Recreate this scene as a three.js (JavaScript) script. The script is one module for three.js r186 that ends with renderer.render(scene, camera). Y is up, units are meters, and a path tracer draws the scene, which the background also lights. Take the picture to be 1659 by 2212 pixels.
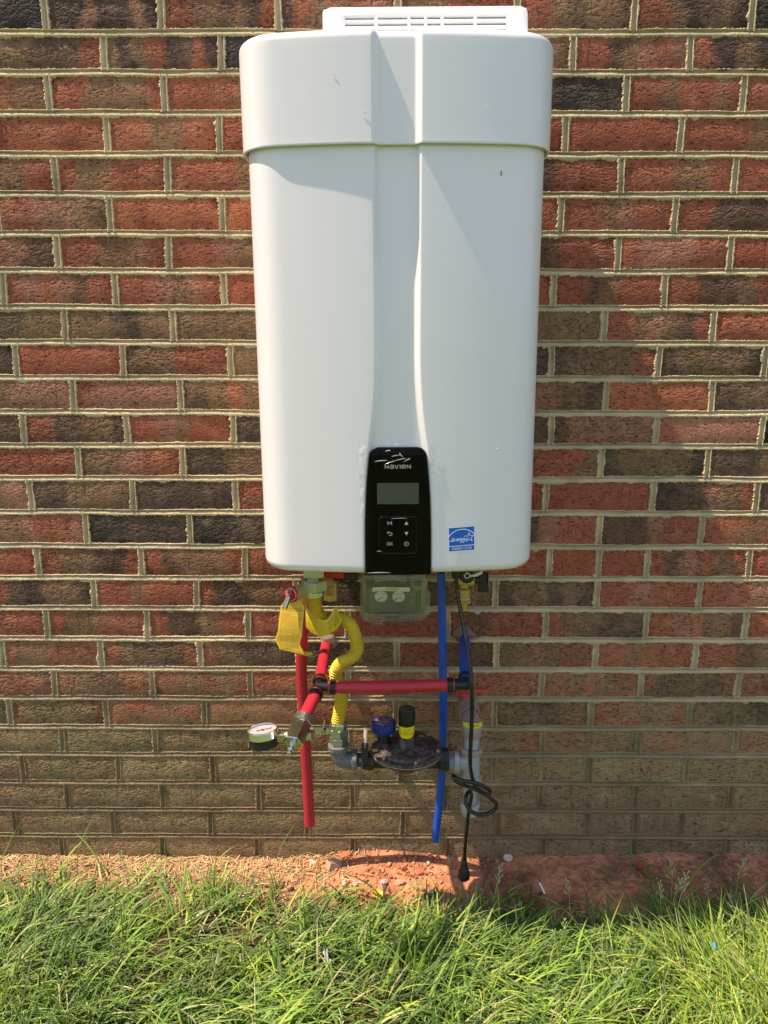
import * as THREE from 'three';
import { mergeGeometries, mergeVertices, toCreasedNormals } from 'three/addons/utils/BufferGeometryUtils.js';
import { RoundedBoxGeometry } from 'three/addons/geometries/RoundedBoxGeometry.js';

// ---------------------------------------------------------------- camera, sky, sun, exposure
const scene = new THREE.Scene();
const camera = new THREE.PerspectiveCamera(67.31, 0.75, 0.05, 400);
camera.rotation.order = 'YXZ';
camera.position.set(0, 1.1038, 1.4772);
camera.rotation.set(-0.22179, 0.0020, 0.00185);
scene.add(camera);
camera.updateMatrixWorld(true);

const SUN = new THREE.Vector3(-1, 1.85, 0.145).normalize();      // towards the sun: high, along the wall from the left
const sun = new THREE.DirectionalLight(0xffead0, 5.0);
sun.position.copy(SUN).multiplyScalar(12);
sun.castShadow = true;
sun.shadow.mapSize.set(4096, 4096);
sun.shadow.camera.left = sun.shadow.camera.bottom = -3;
sun.shadow.camera.right = sun.shadow.camera.top = 3;
sun.shadow.camera.far = 30;
scene.add(sun);
scene.add(sun.target);

const renderer = new THREE.WebGLRenderer({ antialias: true });
renderer.toneMapping = THREE.LinearToneMapping;
renderer.toneMappingExposure = 1.62;
renderer.shadowMap.enabled = true;

const SKY_LEVEL = 0.53;

// ---------------------------------------------------------------- noise and random
function rng(seed) {
  let a = seed >>> 0;
  return () => { a = (a + 0x6d2b79f5) | 0; let t = Math.imul(a ^ (a >>> 15), 1 | a); t = (t + Math.imul(t ^ (t >>> 7), 61 | t)) ^ t; return ((t ^ (t >>> 14)) >>> 0) / 4294967296; };
}
const HASH = new Float32Array(65536);
{ const r = rng(77); for (let i = 0; i < 65536; i++) HASH[i] = r(); }
function noise(x, y) {
  const xi = Math.floor(x), yi = Math.floor(y), fx = x - xi, fy = y - yi;
  const u = fx * fx * (3 - 2 * fx), v = fy * fy * (3 - 2 * fy);
  const a = HASH[((xi & 255) << 8) | (yi & 255)], b = HASH[(((xi + 1) & 255) << 8) | (yi & 255)];
  const c = HASH[((xi & 255) << 8) | ((yi + 1) & 255)], d = HASH[(((xi + 1) & 255) << 8) | ((yi + 1) & 255)];
  return (a + (b - a) * u) * (1 - v) + (c + (d - c) * u) * v;
}
function fbm(x, y, n = 4) { let s = 0, a = 0.5, t = 0; for (let i = 0; i < n; i++) { s += a * noise(x, y); t += a; x = x * 2.03 + 17.3; y = y * 2.03 + 9.1; a *= 0.5; } return s / t; }
const clamp = (x, a = 0, b = 1) => Math.min(b, Math.max(a, x));
const smooth = (a, b, x) => { const t = clamp((x - a) / (b - a)); return t * t * (3 - 2 * t); };
const mix = (a, b, t) => a + (b - a) * t;
const toS = (x) => { x = clamp(x); return Math.round(255 * (x <= 0.0031308 ? 12.92 * x : 1.055 * Math.pow(x, 1 / 2.4) - 0.055)); };

// sky: a clear bright summer sky, paler towards the horizon, with a few thin clouds
{
  const W = 512, H = 256, data = new Float32Array(W * H * 4);
  for (let j = 0; j < H; j++) for (let i = 0; i < W; i++) {
    const el = (j + 0.5) / H * Math.PI - Math.PI / 2, az = ((i + 0.5) / W - 0.5) * 2 * Math.PI;
    const d = new THREE.Vector3(Math.cos(el) * Math.cos(az), Math.sin(el), Math.cos(el) * Math.sin(az));
    const h = clamp(d.y), k = Math.pow(1 - h, 2.6);
    let r = mix(0.43, 0.90, k), g = mix(0.58, 0.95, k), b = mix(0.99, 1.07, k);
    const s = clamp(d.dot(SUN)), glow = 0.5 * Math.pow(s, 6) + 0.9 * Math.pow(s, 60);
    r += glow; g += glow * 0.95; b += glow * 0.85;
    if (d.y > 0.02) {
      const px = d.x / (d.y + 0.25) * 1.6, py = d.z / (d.y + 0.25) * 1.6;
      const c = smooth(0.5, 0.78, fbm(px + 31, py + 12, 5)) * smooth(0.02, 0.2, d.y) * 0.75;
      r = mix(r, 1.75, c); g = mix(g, 1.75, c); b = mix(b, 1.75, c);
    } else { r *= 0.5; g *= 0.55; b *= 0.45; }
    const o = (j * W + i) * 4;
    data[o] = r * SKY_LEVEL; data[o + 1] = g * SKY_LEVEL; data[o + 2] = b * SKY_LEVEL; data[o + 3] = 1;
  }
  const t = new THREE.DataTexture(data, W, H, THREE.RGBAFormat, THREE.FloatType);
  t.mapping = THREE.EquirectangularReflectionMapping; t.magFilter = THREE.LinearFilter; t.minFilter = THREE.LinearFilter;
  t.wrapS = THREE.RepeatWrapping; t.needsUpdate = true;
  scene.background = t; scene.environment = t;
}

// ---------------------------------------------------------------- builders
const taken = new Map();
function numbered(name) { const n = taken.get(name) ?? -1; taken.set(name, n + 1); return n < 0 ? name : name + '_' + String(n + 1).padStart(3, '0'); }
const ORIGIN = new WeakMap();                       // where each object's own frame lies, for geometry given in world coordinates
function shade(o) { o.castShadow = true; o.receiveShadow = true; return o; }
function thing(name, label, category, base = [0, 0, 0], group) {
  const o = new THREE.Group(); o.name = numbered(name); o.position.set(...base); scene.add(o);
  o.userData = { label, category }; if (group) o.userData.group = group;
  ORIGIN.set(o, o.position.clone()); return o;
}
function ready(list) {
  const gs = (Array.isArray(list) ? list : [list]).map((g) => {
    const n = g.index ? g.toNonIndexed() : g.clone();
    if (!n.attributes.uv) n.setAttribute('uv', new THREE.BufferAttribute(new Float32Array(n.attributes.position.count * 2), 2));
    for (const k of Object.keys(n.attributes)) if (!['position', 'normal', 'uv', 'color'].includes(k)) n.deleteAttribute(k);
    return n;
  });
  return gs.length > 1 ? mergeGeometries(gs) : gs[0];
}
// one named mesh under parent; its geometry is given in world coordinates
function part(name, list, material, parent, label) {
  const g = ready(list), at = ORIGIN.get(parent);
  g.translate(-at.x, -at.y, -at.z);
  const m = shade(new THREE.Mesh(g, material)); m.name = name; parent.add(m); ORIGIN.set(m, at);
  if (label) m.userData.label = label;
  return m;
}
function single(name, list, material, label, category, base, group) {
  const g = ready(list); g.translate(-base[0], -base[1], -base[2]);
  const m = shade(new THREE.Mesh(g, material)); m.name = numbered(name); m.position.set(...base); scene.add(m);
  m.userData = { label, category }; if (group) m.userData.group = group;
  return m;
}
const V = (x, y, z) => new THREE.Vector3(x, y, z);
const LENS = 1661.2;
// the point of the upright plane z that lies in the direction of (x, y) of the surveyed view
function at(x, y, z) {
  const d = V((x - 829.5) / LENS, -(y - 1106) / LENS, -1).applyQuaternion(camera.quaternion);
  return camera.position.clone().addScaledVector(d, (z - camera.position.z) / d.z);
}
const UP = V(0, 1, 0);
function orient(g, p, dir, roll = 0) {
  if (roll) g.rotateY(roll);
  g.applyQuaternion(new THREE.Quaternion().setFromUnitVectors(UP, dir.clone().normalize()));
  return g.translate(p.x, p.y, p.z);
}
// a turned solid: profile [radius, height] along dir from p; few sides give a hexagon
function turned(p, dir, profile, sides = 32, roll = 0) {
  let g = new THREE.LatheGeometry(profile.map(([r, h]) => new THREE.Vector2(Math.max(r, 1e-5), h)), sides);
  g = toCreasedNormals(g, sides <= 8 ? 0.3 : 0.6);
  return orient(g, p, dir, roll);
}
function rod(a, b, r, sides = 24, bevel = 0.0008) {
  const d = b.clone().sub(a), L = d.length();
  return turned(a, d, [[0, 0], [r - bevel, 0], [r, bevel], [r, L - bevel], [r - bevel, L], [0, L]], sides);
}
function hexNut(a, b, r, roll = 0) {
  const d = b.clone().sub(a), L = d.length();
  return turned(a, d, [[0, 0], [r * 0.9, 0], [r, L * 0.12], [r, L * 0.88], [r * 0.9, L], [0, L]], 6, roll);
}
function box(w, h, d, p, r = 0.001) { return new RoundedBoxGeometry(w, h, d, 2, Math.min(r, w / 2.1, h / 2.1, d / 2.1)).translate(p.x, p.y, p.z); }
// a tube along a curve; radius may vary with the length run
function tube(points, radius, n = 120, sides = 20, caps = true, tension = 0.5) {
  const curve = new THREE.CatmullRomCurve3(points, false, 'centripetal', tension);
  const L = curve.getLength(), pos = [], uv = [], idx = [];
  let prevT = null, N = null;
  for (let i = 0; i <= n; i++) {
    const t = i / n, p = curve.getPointAt(t), T = curve.getTangentAt(t);
    if (!N) { N = Math.abs(T.y) < 0.9 ? V(0, 1, 0) : V(0, 0, 1); N.addScaledVector(T, -N.dot(T)).normalize(); }
    else { N.applyQuaternion(new THREE.Quaternion().setFromUnitVectors(prevT, T)); N.addScaledVector(T, -N.dot(T)).normalize(); }
    prevT = T.clone();
    const B = T.clone().cross(N), r = typeof radius === 'function' ? radius(t * L, L, t) : radius;
    for (let j = 0; j <= sides; j++) {
      const a = j / sides * Math.PI * 2, c = Math.cos(a) * r, s = Math.sin(a) * r;
      pos.push(p.x + N.x * c + B.x * s, p.y + N.y * c + B.y * s, p.z + N.z * c + B.z * s); uv.push(t * L, j / sides);
    }
  }
  for (let i = 0; i < n; i++) for (let j = 0; j < sides; j++) { const a = i * (sides + 1) + j, b = a + sides + 1; idx.push(a, a + 1, b, b, a + 1, b + 1); }
  if (caps) for (const [i, flip] of [[0, true], [n, false]]) {
    const p = curve.getPointAt(i / n), c = pos.length / 3; pos.push(p.x, p.y, p.z); uv.push(0, 0);
    const k = pos.length / 3;
    for (let j = 0; j <= sides; j++) { const o = (i * (sides + 1) + j) * 3; pos.push(pos[o], pos[o + 1], pos[o + 2]); uv.push(0, 0); }
    for (let j = 0; j < sides; j++) flip ? idx.push(c, k + j + 1, k + j) : idx.push(c, k + j, k + j + 1);
  }
  const g = new THREE.BufferGeometry();
  g.setAttribute('position', new THREE.Float32BufferAttribute(pos, 3)); g.setAttribute('uv', new THREE.Float32BufferAttribute(uv, 2));
  g.setIndex(idx); g.computeVertexNormals(); return g;
}
// a sheet: f(u, v) gives its points
function sheet(f, nu, nv, thick = 0) {
  const side = (off) => {
    const pos = [], uv = [], idx = [];
    for (let j = 0; j <= nv; j++) for (let i = 0; i <= nu; i++) { const p = f(i / nu, j / nv); pos.push(p.x, p.y, p.z); uv.push(i / nu, 1 - j / nv); }
    for (let j = 0; j < nv; j++) for (let i = 0; i < nu; i++) { const a = j * (nu + 1) + i, b = a + nu + 1; idx.push(a, b, a + 1, b, b + 1, a + 1); }
    const g = new THREE.BufferGeometry();
    g.setAttribute('position', new THREE.Float32BufferAttribute(pos, 3)); g.setAttribute('uv', new THREE.Float32BufferAttribute(uv, 2));
    g.setIndex(idx); g.computeVertexNormals();
    if (off) { const P = g.attributes.position, N = g.attributes.normal; for (let i = 0; i < P.count; i++) P.setXYZ(i, P.getX(i) + N.getX(i) * off, P.getY(i) + N.getY(i) * off, P.getZ(i) + N.getZ(i) * off); }
    return g;
  };
  if (!thick) return side(0);
  const front = side(0), back = side(-thick), n = front.attributes.position.count;
  const pos = [...front.attributes.position.array, ...back.attributes.position.array], uv = [...front.attributes.uv.array, ...back.attributes.uv.array];
  const idx = [...front.index.array], fi = front.index.array;
  for (let i = 0; i < fi.length; i += 3) idx.push(n + fi[i], n + fi[i + 2], n + fi[i + 1]);
  const ring = [];
  for (let i = 0; i < nu; i++) ring.push(i);
  for (let j = 0; j < nv; j++) ring.push(j * (nu + 1) + nu);
  for (let i = nu; i > 0; i--) ring.push(nv * (nu + 1) + i);
  for (let j = nv; j > 0; j--) ring.push(j * (nu + 1));
  for (let i = 0; i < ring.length; i++) { const a = ring[i], b = ring[(i + 1) % ring.length]; idx.push(a, b, n + a, b, n + b, n + a); }
  const g = new THREE.BufferGeometry();
  g.setAttribute('position', new THREE.Float32BufferAttribute(pos, 3)); g.setAttribute('uv', new THREE.Float32BufferAttribute(uv, 2)); g.setIndex(idx);
  return toCreasedNormals(g, 0.7);
}
function dataMap(w, h, f, srgb = true, repeat = true) {
  const d = new Uint8Array(w * h * 4);
  for (let j = 0; j < h; j++) for (let i = 0; i < w; i++) {
    const c = f(i, j), o = (j * w + i) * 4;
    if (srgb) { d[o] = toS(c[0]); d[o + 1] = toS(c[1]); d[o + 2] = toS(c[2]); } else { d[o] = d[o + 1] = d[o + 2] = Math.round(255 * clamp(c)); }
    d[o + 3] = 255;
  }
  const t = new THREE.DataTexture(d, w, h); t.magFilter = THREE.LinearFilter; t.minFilter = THREE.LinearFilter;
  if (srgb) t.colorSpace = THREE.SRGBColorSpace;
  if (repeat) t.wrapS = t.wrapT = THREE.RepeatWrapping;
  t.needsUpdate = true; return t;
}
function canvasMap(w, h, draw) {
  const c = document.createElement('canvas'); c.width = w; c.height = h; const x = c.getContext('2d'); draw(x, w, h);
  const t = new THREE.CanvasTexture(c); t.colorSpace = THREE.SRGBColorSpace; t.magFilter = THREE.LinearFilter; return t;
}
const lin = (r, g, b) => new THREE.Color().setRGB(r, g, b);
const mat = (color, roughness = 0.5, metalness = 0, more = {}) => new (more.transmission || more.clearcoat || more.sheen ? THREE.MeshPhysicalMaterial : THREE.MeshStandardMaterial)({ color, roughness, metalness, side: THREE.DoubleSide, ...more });

// ---------------------------------------------------------------- brick wall
const COURSE = [1.6195, 1.5566, 1.4911, 1.4242, 1.3571, 1.2902, 1.2246, 1.1596, 1.096, 1.0304, 0.9655, 0.9019, 0.8369, 0.7692, 0.7003, 0.6342, 0.5691, 0.5033, 0.4372, 0.3718, 0.3055, 0.2427, 0.1762, 0.1112, 0.0469, -0.018];
// each course from the top: the firing bands seen on every brick (r red, o orange, p pink, b brown, d dark, k black, g mossy, u muddy) and its upright joints in millimetres
const ROWS = [
  ['- kk dkpkdpk rrbbdbkr kobobrpp dbbrrrr rrbdbbd rrbkdbk k -', -994, -791, -588, -388, -187, 19, 224, 426, 628, 831, 1034],
  ['- - bbddr bkbrkdrk kk - rrb rrdbprp okbkk -', -1101, -898, -695, -491, -287, -83, 121, 324, 527, 730, 933],
  ['- oob rrbbbr rrrbb - - ddkkd rrborpr rdb -', -1001, -797, -594, -390, -188, 15, 218, 421, 626, 829, 1032],
  ['- - rooro robboo rr - rr rrrrr rrrbr -', -1105, -902, -699, -496, -296, -91, 113, 318, 522, 725, 928],
  ['- rrbr rbbrrr rrrbb - - ddrrr rrrbbr rr -', -1000, -797, -594, -392, -189, 14, 218, 421, 625, 828, 1031],
  ['- - rrppbb orooo or - rr rrbprr rrdddr -', -1111, -908, -705, -501, -297, -93, 112, 317, 523, 726, 929],
  ['- rrpd rrbbpr rrpbb - - ddrr rppprr rr -', -1009, -806, -602, -398, -192, 14, 219, 425, 630, 833, 1036],
  ['- d rpopdrr rrpbpr rr - r rrdbrrr rrddbr -', -1114, -911, -708, -501, -300, -97, 106, 309, 515, 718, 921],
  ['- bddbb bbbdkbb bbbbb - - bbbb rrbpbdr rooo -', -1006, -803, -600, -398, -197, 4, 206, 407, 611, 815, 1018],
  ['- dd rrrrrr dbbrrr bbb - dd dbbbbr dbbbbd b -', -1104, -901, -698, -496, -293, -91, 111, 312, 515, 715, 918, 1121],
  ['- dbppp rppppp dbobb - - bppbd ooooo dbbb -', -1002, -799, -596, -391, -189, 14, 216, 419, 621, 824, 1027],
  ['- bpd rrddbbd rrpbrrr ddd - pd dppppp rpppp k', -1103, -900, -697, -498, -293, -90, 114, 318, 520, 723, 926],
  ['- rrrrr dbbpror ddbbb - - orrrb dbbbbk ddbb -', -1004, -800, -597, -394, -191, 12, 215, 418, 625, 828, 1031],
  ['- bpbp ddbbbb ddddd rdd - r rrrrr kddpbr dp', -1103, -899, -696, -495, -294, -91, 112, 314, 524, 727, 931],
  ['- bbprrp kkddd kkddd - - dkprr dddprr robop -', -999, -796, -593, -387, -184, 18, 220, 423, 625, 829, 1032],
  ['- rrr rbbdkr rdbbbr rp - rr rrr rrr rdprbr rr', -1102, -898, -695, -488, -281, -78, 125, 328, 426, 523, 727, 930],
  ['- rdkbbd rrbrrr rdkbbr - ddbb dbbdbd rrprrr rrpp -', -994, -791, -588, -381, -180, 21, 222, 427, 633, 836, 1039],
  ['- bkrr rbbrrr rdkbrr rrrrr rrrr rdrrr rbbddd rrpobbd ro', -1096, -893, -690, -485, -279, -76, 127, 326, 531, 733, 936],
  ['d rbbrrr rbdddr rbddk ddbb rrdd bbpbrr rrbrrr rrdbo -', -990, -787, -584, -380, -178, 24, 228, 432, 637, 840, 1043],
  ['- rrrp rbbdrr rrbrbr rrrrr rrrpp rrrr rrbobrr rddddr rbk', -1092, -889, -686, -483, -280, -78, 123, 324, 530, 732, 936],
  ['d rbggbr rrrbr rrrr rrrr rrdbr ddddrr rrrbbr bddd -', -990, -786, -584, -378, -177, 23, 228, 430, 636, 839, 1042],
  ['- rbgb gggggg bbbbb brr rbbb dbdr rrbbb rrbbb rbb', -1088, -885, -682, -485, -276, -81, 125, 332, 535, 739, 942],
  ['b bggub ubggb gggg ubgu ubub bubu ubbu ubub -', -975, -772, -568, -366, -166, 34, 231, 436, 642, 845, 1048],
  ['- ubgb bgub ubgu bgub ubub ubbu ubub bubu ubbu', -1089, -886, -683, -477, -271, -69, 130, 334, 538, 742, 946],
  ['ub bgub bugb ugub ubbu bbub buub bbbu ubbu uub -', -1007, -803, -590, -378, -168, 40, 245, 438, 542, 642, 845, 1048],
  ['- ubuu uubb uubb uuuu uuuu uuuu uuuu uuuu uuu', -1112, -909, -706, -486, -279, -70, 138, 346, 543, 748, 951],
];
const BAND = { r: [0.315, 0.084, 0.043], o: [0.39, 0.120, 0.058], p: [0.345, 0.150, 0.098], b: [0.215, 0.121, 0.062], d: [0.092, 0.058, 0.038], k: [0.034, 0.027, 0.023], g: [0.175, 0.150, 0.054], u: [0.260, 0.188, 0.090] };
const JOINT = 0.0089;
const TW = 256, TH = 70, TC = 8, TR = 29, CODED = 212;
const tiles = [], tileRow = [];
for (let k = 0; k < ROWS.length; k++) ROWS[k][0].split(' ').forEach((c) => { if (c !== '-' && tiles.length < CODED) { tiles.push(c); tileRow.push(k); } });
{ const r = rng(5), kinds = ['rrbrr', 'rrpprr', 'bbbb', 'dbbbd', 'rrdbrr', 'ooror', 'rrrr', 'ppbpp', 'rbbdrr', 'kdddk']; while (tiles.length < TC * TR) tiles.push(kinds[Math.floor(r() * kinds.length)]); }
const brickColor = new Uint8Array(TW * TC * 2048 * 4), brickBump = new Uint8Array(TW * TC * 2048 * 4);
tiles.forEach((code, n) => {
  const r = rng(900 + n), sx = r() * 200, sy = r() * 200, x0 = (n % TC) * TW, y0 = Math.floor(n / TC) * TH;
  const mean = [0, 1, 2].map((q) => [...code].reduce((s, c) => s + BAND[c][q], 0) / code.length);
  const soiled = smooth(16, 22, tileRow[n] ?? 0) * 0.75, mud = (i, j) => soiled * smooth(0.15, 0.62, fbm(sx + 30 + i * 0.012, sy + j * 0.03, 3) + 0.12 * (1 - j / TH));
  const rough = 0.35 + 0.65 * r() + (/[dkg]/.test(code) ? 0.25 : 0), tone = 0.88 + 0.24 * r(), lean = (r() - 0.5) * 0.25, streaks = [];
  for (let i = 0; i < 4; i++) streaks.push([r() * TW, 1 + r() * 2.5, (r() - 0.45) * 0.35]);
  for (let j = 0; j < TH; j++) for (let i = 0; i < TW; i++) {
    // height: pushed, torn clay skin with pits and short tears
    const w = fbm(sx + i * 0.035, sy + j * 0.05, 3) - 0.5;
    const scale = fbm(sx + i * 0.13 + w * 2, sy + j * 0.27 + w * 3, 4), fine = noise(sx + i * 0.45, sy + j * 0.5), grit = noise(sx + i * 0.9, sy + j * 0.95);
    const tearN = fbm(sx * 2 + i * 0.12 + w, sy * 2 + j * 0.42 + w * 4, 2), pitN = noise(sx * 3 + i * 0.33, sy * 3 + j * 0.4);
    const tear = smooth(0.69, 0.79, tearN), pit = smooth(0.86, 0.95, pitN);
    const vert = smooth(0.86, 0.95, noise(sx + i * 0.16, sy * 5 + j * 0.022));
    const hgt = 0.80 + (Math.min(scale, 0.54) - 0.54) * (1.0 + 1.3 * clamp(rough - 0.5)) * rough + (fine - 0.5) * 0.12 + (grit - 0.5) * 0.12 - tear * (0.18 + 0.24 * rough) - pit * 0.32 - vert * 0.12;
    // colour bands across the length, edges wandering
    const t = clamp((i + lean * (j - TH / 2) + (fbm(sx + i * 0.02, sy + j * 0.03, 3) - 0.5) * 50) / TW, 0, 0.9999) * code.length - 0.5;
    const a = clamp(Math.floor(t), 0, code.length - 1), b = clamp(Math.floor(t) + 1, 0, code.length - 1);
    const edge = 0.14 + 0.34 * noise(sx + a * 7.7, sy), f = smooth(0.5 - edge, 0.5 + edge, clamp(t - Math.floor(t)));
    const ca = BAND[code[a]], cb = BAND[code[b]];
    let m = tone * (0.80 + 0.4 * fbm(sx + i * 0.05, sy + j * 0.07, 4));
    m *= 1 + (noise(sx + i * 0.33, sy + j * 0.018) - 0.5) * 0.16;
    for (const [c, wd, s] of streaks) m *= 1 + s * Math.exp(-(((i - c) / wd) ** 2)) * smooth(0.25, 0.7, noise(sx + c, j * 0.06));
    m *= (0.86 + 0.28 * grit) * (1 - 0.5 * tear) * (1 - 0.6 * pit) * (1 - 0.25 * vert);
    m *= 0.80 + 0.28 * smooth(0.35, 0.8, hgt);
    const pale = smooth(0.80, 0.92, noise(sx * 4 + i * 0.55, sy * 4 + j * 0.6)) * 0.16 + smooth(0.55, 0.8, fbm(sx + 50 + i * 0.03, sy + j * 0.05, 3)) * 0.14;
    const o = ((y0 + j) * TW * TC + x0 + i) * 4, C = [0.45, 0.30, 0.18];
    const dirt = mud(i, j);
    for (let q = 0; q < 3; q++) brickColor[o + q] = toS(mix(mix(mix(mix(ca[q], cb[q], f), mean[q], 0.3), BAND.u[q], dirt) * m, C[q] * m, pale));
    brickColor[o + 3] = 255;
    brickBump[o] = brickBump[o + 1] = brickBump[o + 2] = Math.round(255 * clamp(hgt)); brickBump[o + 3] = 255;
  }
});
function atlas(data, srgb) { const t = new THREE.DataTexture(data, TW * TC, 2048); t.magFilter = t.minFilter = THREE.LinearFilter; if (srgb) t.colorSpace = THREE.SRGBColorSpace; t.needsUpdate = true; return t; }
const brickMat = mat(0xffffff, 0.92, 0, { map: atlas(brickColor, true), bumpMap: atlas(brickBump, false), bumpScale: 0.0038 });
const uvOf = (n, u, v) => [((n % TC) + 0.015 + 0.97 * u) / TC, (Math.floor(n / TC) * TH + TH * (0.03 + 0.94 * v)) / 2048];
// a fired brick: worn, uneven face with broken arrises; 14 by 4 cells on the face
function brickGeometry(w, h, n, seed, nx = 14, ny = 4) {
  const r = rng(seed), pos = [], uv = [], idx = [], tiltX = (r() - 0.5) * 0.0016, tiltY = (r() - 0.5) * 0.0014, s = r() * 99, proud = (r() - 0.5) * 0.0016;
  const chip = r() < 0.35 ? [r() < 0.5 ? 0 : nx, r() < 0.5 ? 0 : ny, 0.002 + r() * 0.004] : null;
  const ring = (i, j) => i === 0 || j === 0 || i === nx || j === ny;
  for (let j = 0; j <= ny; j++) for (let i = 0; i <= nx; i++) {
    let u = i / nx, v = j / ny, x = (u - 0.5) * w, y = (v - 0.5) * h;
    let z = proud + (u - 0.5) * tiltX + (v - 0.5) * tiltY + (fbm(s + u * 5, s + v * 2, 2) - 0.5) * 0.0018;
    if (ring(i, j)) {
      z -= 0.0008 + r() * 0.0016;
      if (j === 0 || j === ny) y -= Math.sign(v - 0.5) * r() * 0.0016; if (i === 0 || i === nx) x -= Math.sign(u - 0.5) * r() * 0.002;
      if (chip && Math.abs(i - chip[0]) + Math.abs(j - chip[1]) < 2) z -= chip[2];
    }
    pos.push(x, y, z); uv.push(...uvOf(n, u, v));
  }
  for (let j = 0; j < ny; j++) for (let i = 0; i < nx; i++) { const a = j * (nx + 1) + i, b = a + nx + 1; idx.push(a, a + 1, b, b, a + 1, b + 1); }
  const loop = [];
  for (let i = 0; i < nx; i++) loop.push(i);
  for (let j = 0; j < ny; j++) loop.push(j * (nx + 1) + nx);
  for (let i = nx; i > 0; i--) loop.push(ny * (nx + 1) + i);
  for (let j = ny; j > 0; j--) loop.push(j * (nx + 1));
  const base = pos.length / 3;
  for (const a of loop) { pos.push(pos[a * 3] + Math.sign(pos[a * 3]) * 0.0008 * 0, pos[a * 3 + 1], -0.03); uv.push(uv[a * 2], uv[a * 2 + 1]); }
  for (let q = 0; q < loop.length; q++) { const q1 = (q + 1) % loop.length; idx.push(loop[q], base + q, loop[q1], loop[q1], base + q, base + q1); }
  const g = new THREE.BufferGeometry();
  g.setAttribute('position', new THREE.Float32BufferAttribute(pos, 3)); g.setAttribute('uv', new THREE.Float32BufferAttribute(uv, 2)); g.setIndex(idx);
  return toCreasedNormals(g, 0.55);
}
const wall = thing('brick_wall', 'wall of red, brown and black bricks in running bond with sandy mortar, behind the white heater', 'wall', [0, 0, 0]);
const bricks = [];
{
  let tile = 0, seed = 1;
  ROWS.forEach((row, k) => {
    const [codes, ...xs] = row, top = k ? COURSE[k - 1] : 1.686, bottom = COURSE[k], h = top - bottom - JOINT;
    codes.split(' ').forEach((c, i) => {
      const r = rng(seed * 31 + 7), a = xs[i] / 1000 + JOINT / 2, b = xs[i + 1] / 1000 - JOINT / 2, w = b - a;
      const n = c === '-' || tile >= CODED ? CODED + Math.floor(r() * 19) : tile++;
      const g = brickGeometry(w, h + (r() - 0.5) * 0.0016, n, seed++);
      const m = shade(new THREE.Mesh(g, brickMat)); m.name = 'brick'; m.position.set((a + b) / 2, (top + bottom) / 2 + (r() - 0.5) * 0.0012, 0);
      m.rotation.z = (r() - 0.5) * 0.006; wall.add(m); bricks.push([a, b, top, bottom]);
    });
  });
  // the wall goes on beyond the frame: the same bricks, joined
  const list = []; const r = rng(4242);
  for (let k = -20; k < ROWS.length; k++) {
    const top = k > 0 ? COURSE[k - 1] : 1.686 - k * 0.0657 - (k < 0 ? 0.0005 : 0), bottom = k >= 0 ? COURSE[k] : top - 0.0657;
    const row = ROWS[Math.max(k, 0)], xs = k >= 0 ? row.slice(1).map((v) => v / 1000) : null, off = k < 0 ? (k & 1 ? 0.1016 : 0) : 0;
    const spans = k >= 0 ? [[xs[0] - 11 * 0.2032, 11], [xs[xs.length - 1], 11]] : [[-3.2 + off, 31]];
    for (const [x0, n] of spans) for (let i = 0; i < n; i++) {
      const g = brickGeometry(0.2032 - JOINT, top - bottom - JOINT, CODED + Math.floor(r() * 19), 5000 + k * 50 + i, 4, 2);
      list.push(g.translate(x0 + (i + 0.5) * 0.2032, (top + bottom) / 2, 0));
      bricks.push([x0 + i * 0.2032 + JOINT / 2, x0 + (i + 1) * 0.2032 - JOINT / 2, top, bottom]);
    }
  }
  const m = shade(new THREE.Mesh(ready(list), brickMat)); m.name = 'outer_bricks'; m.userData.kind = 'stuff'; wall.add(m);
}
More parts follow.
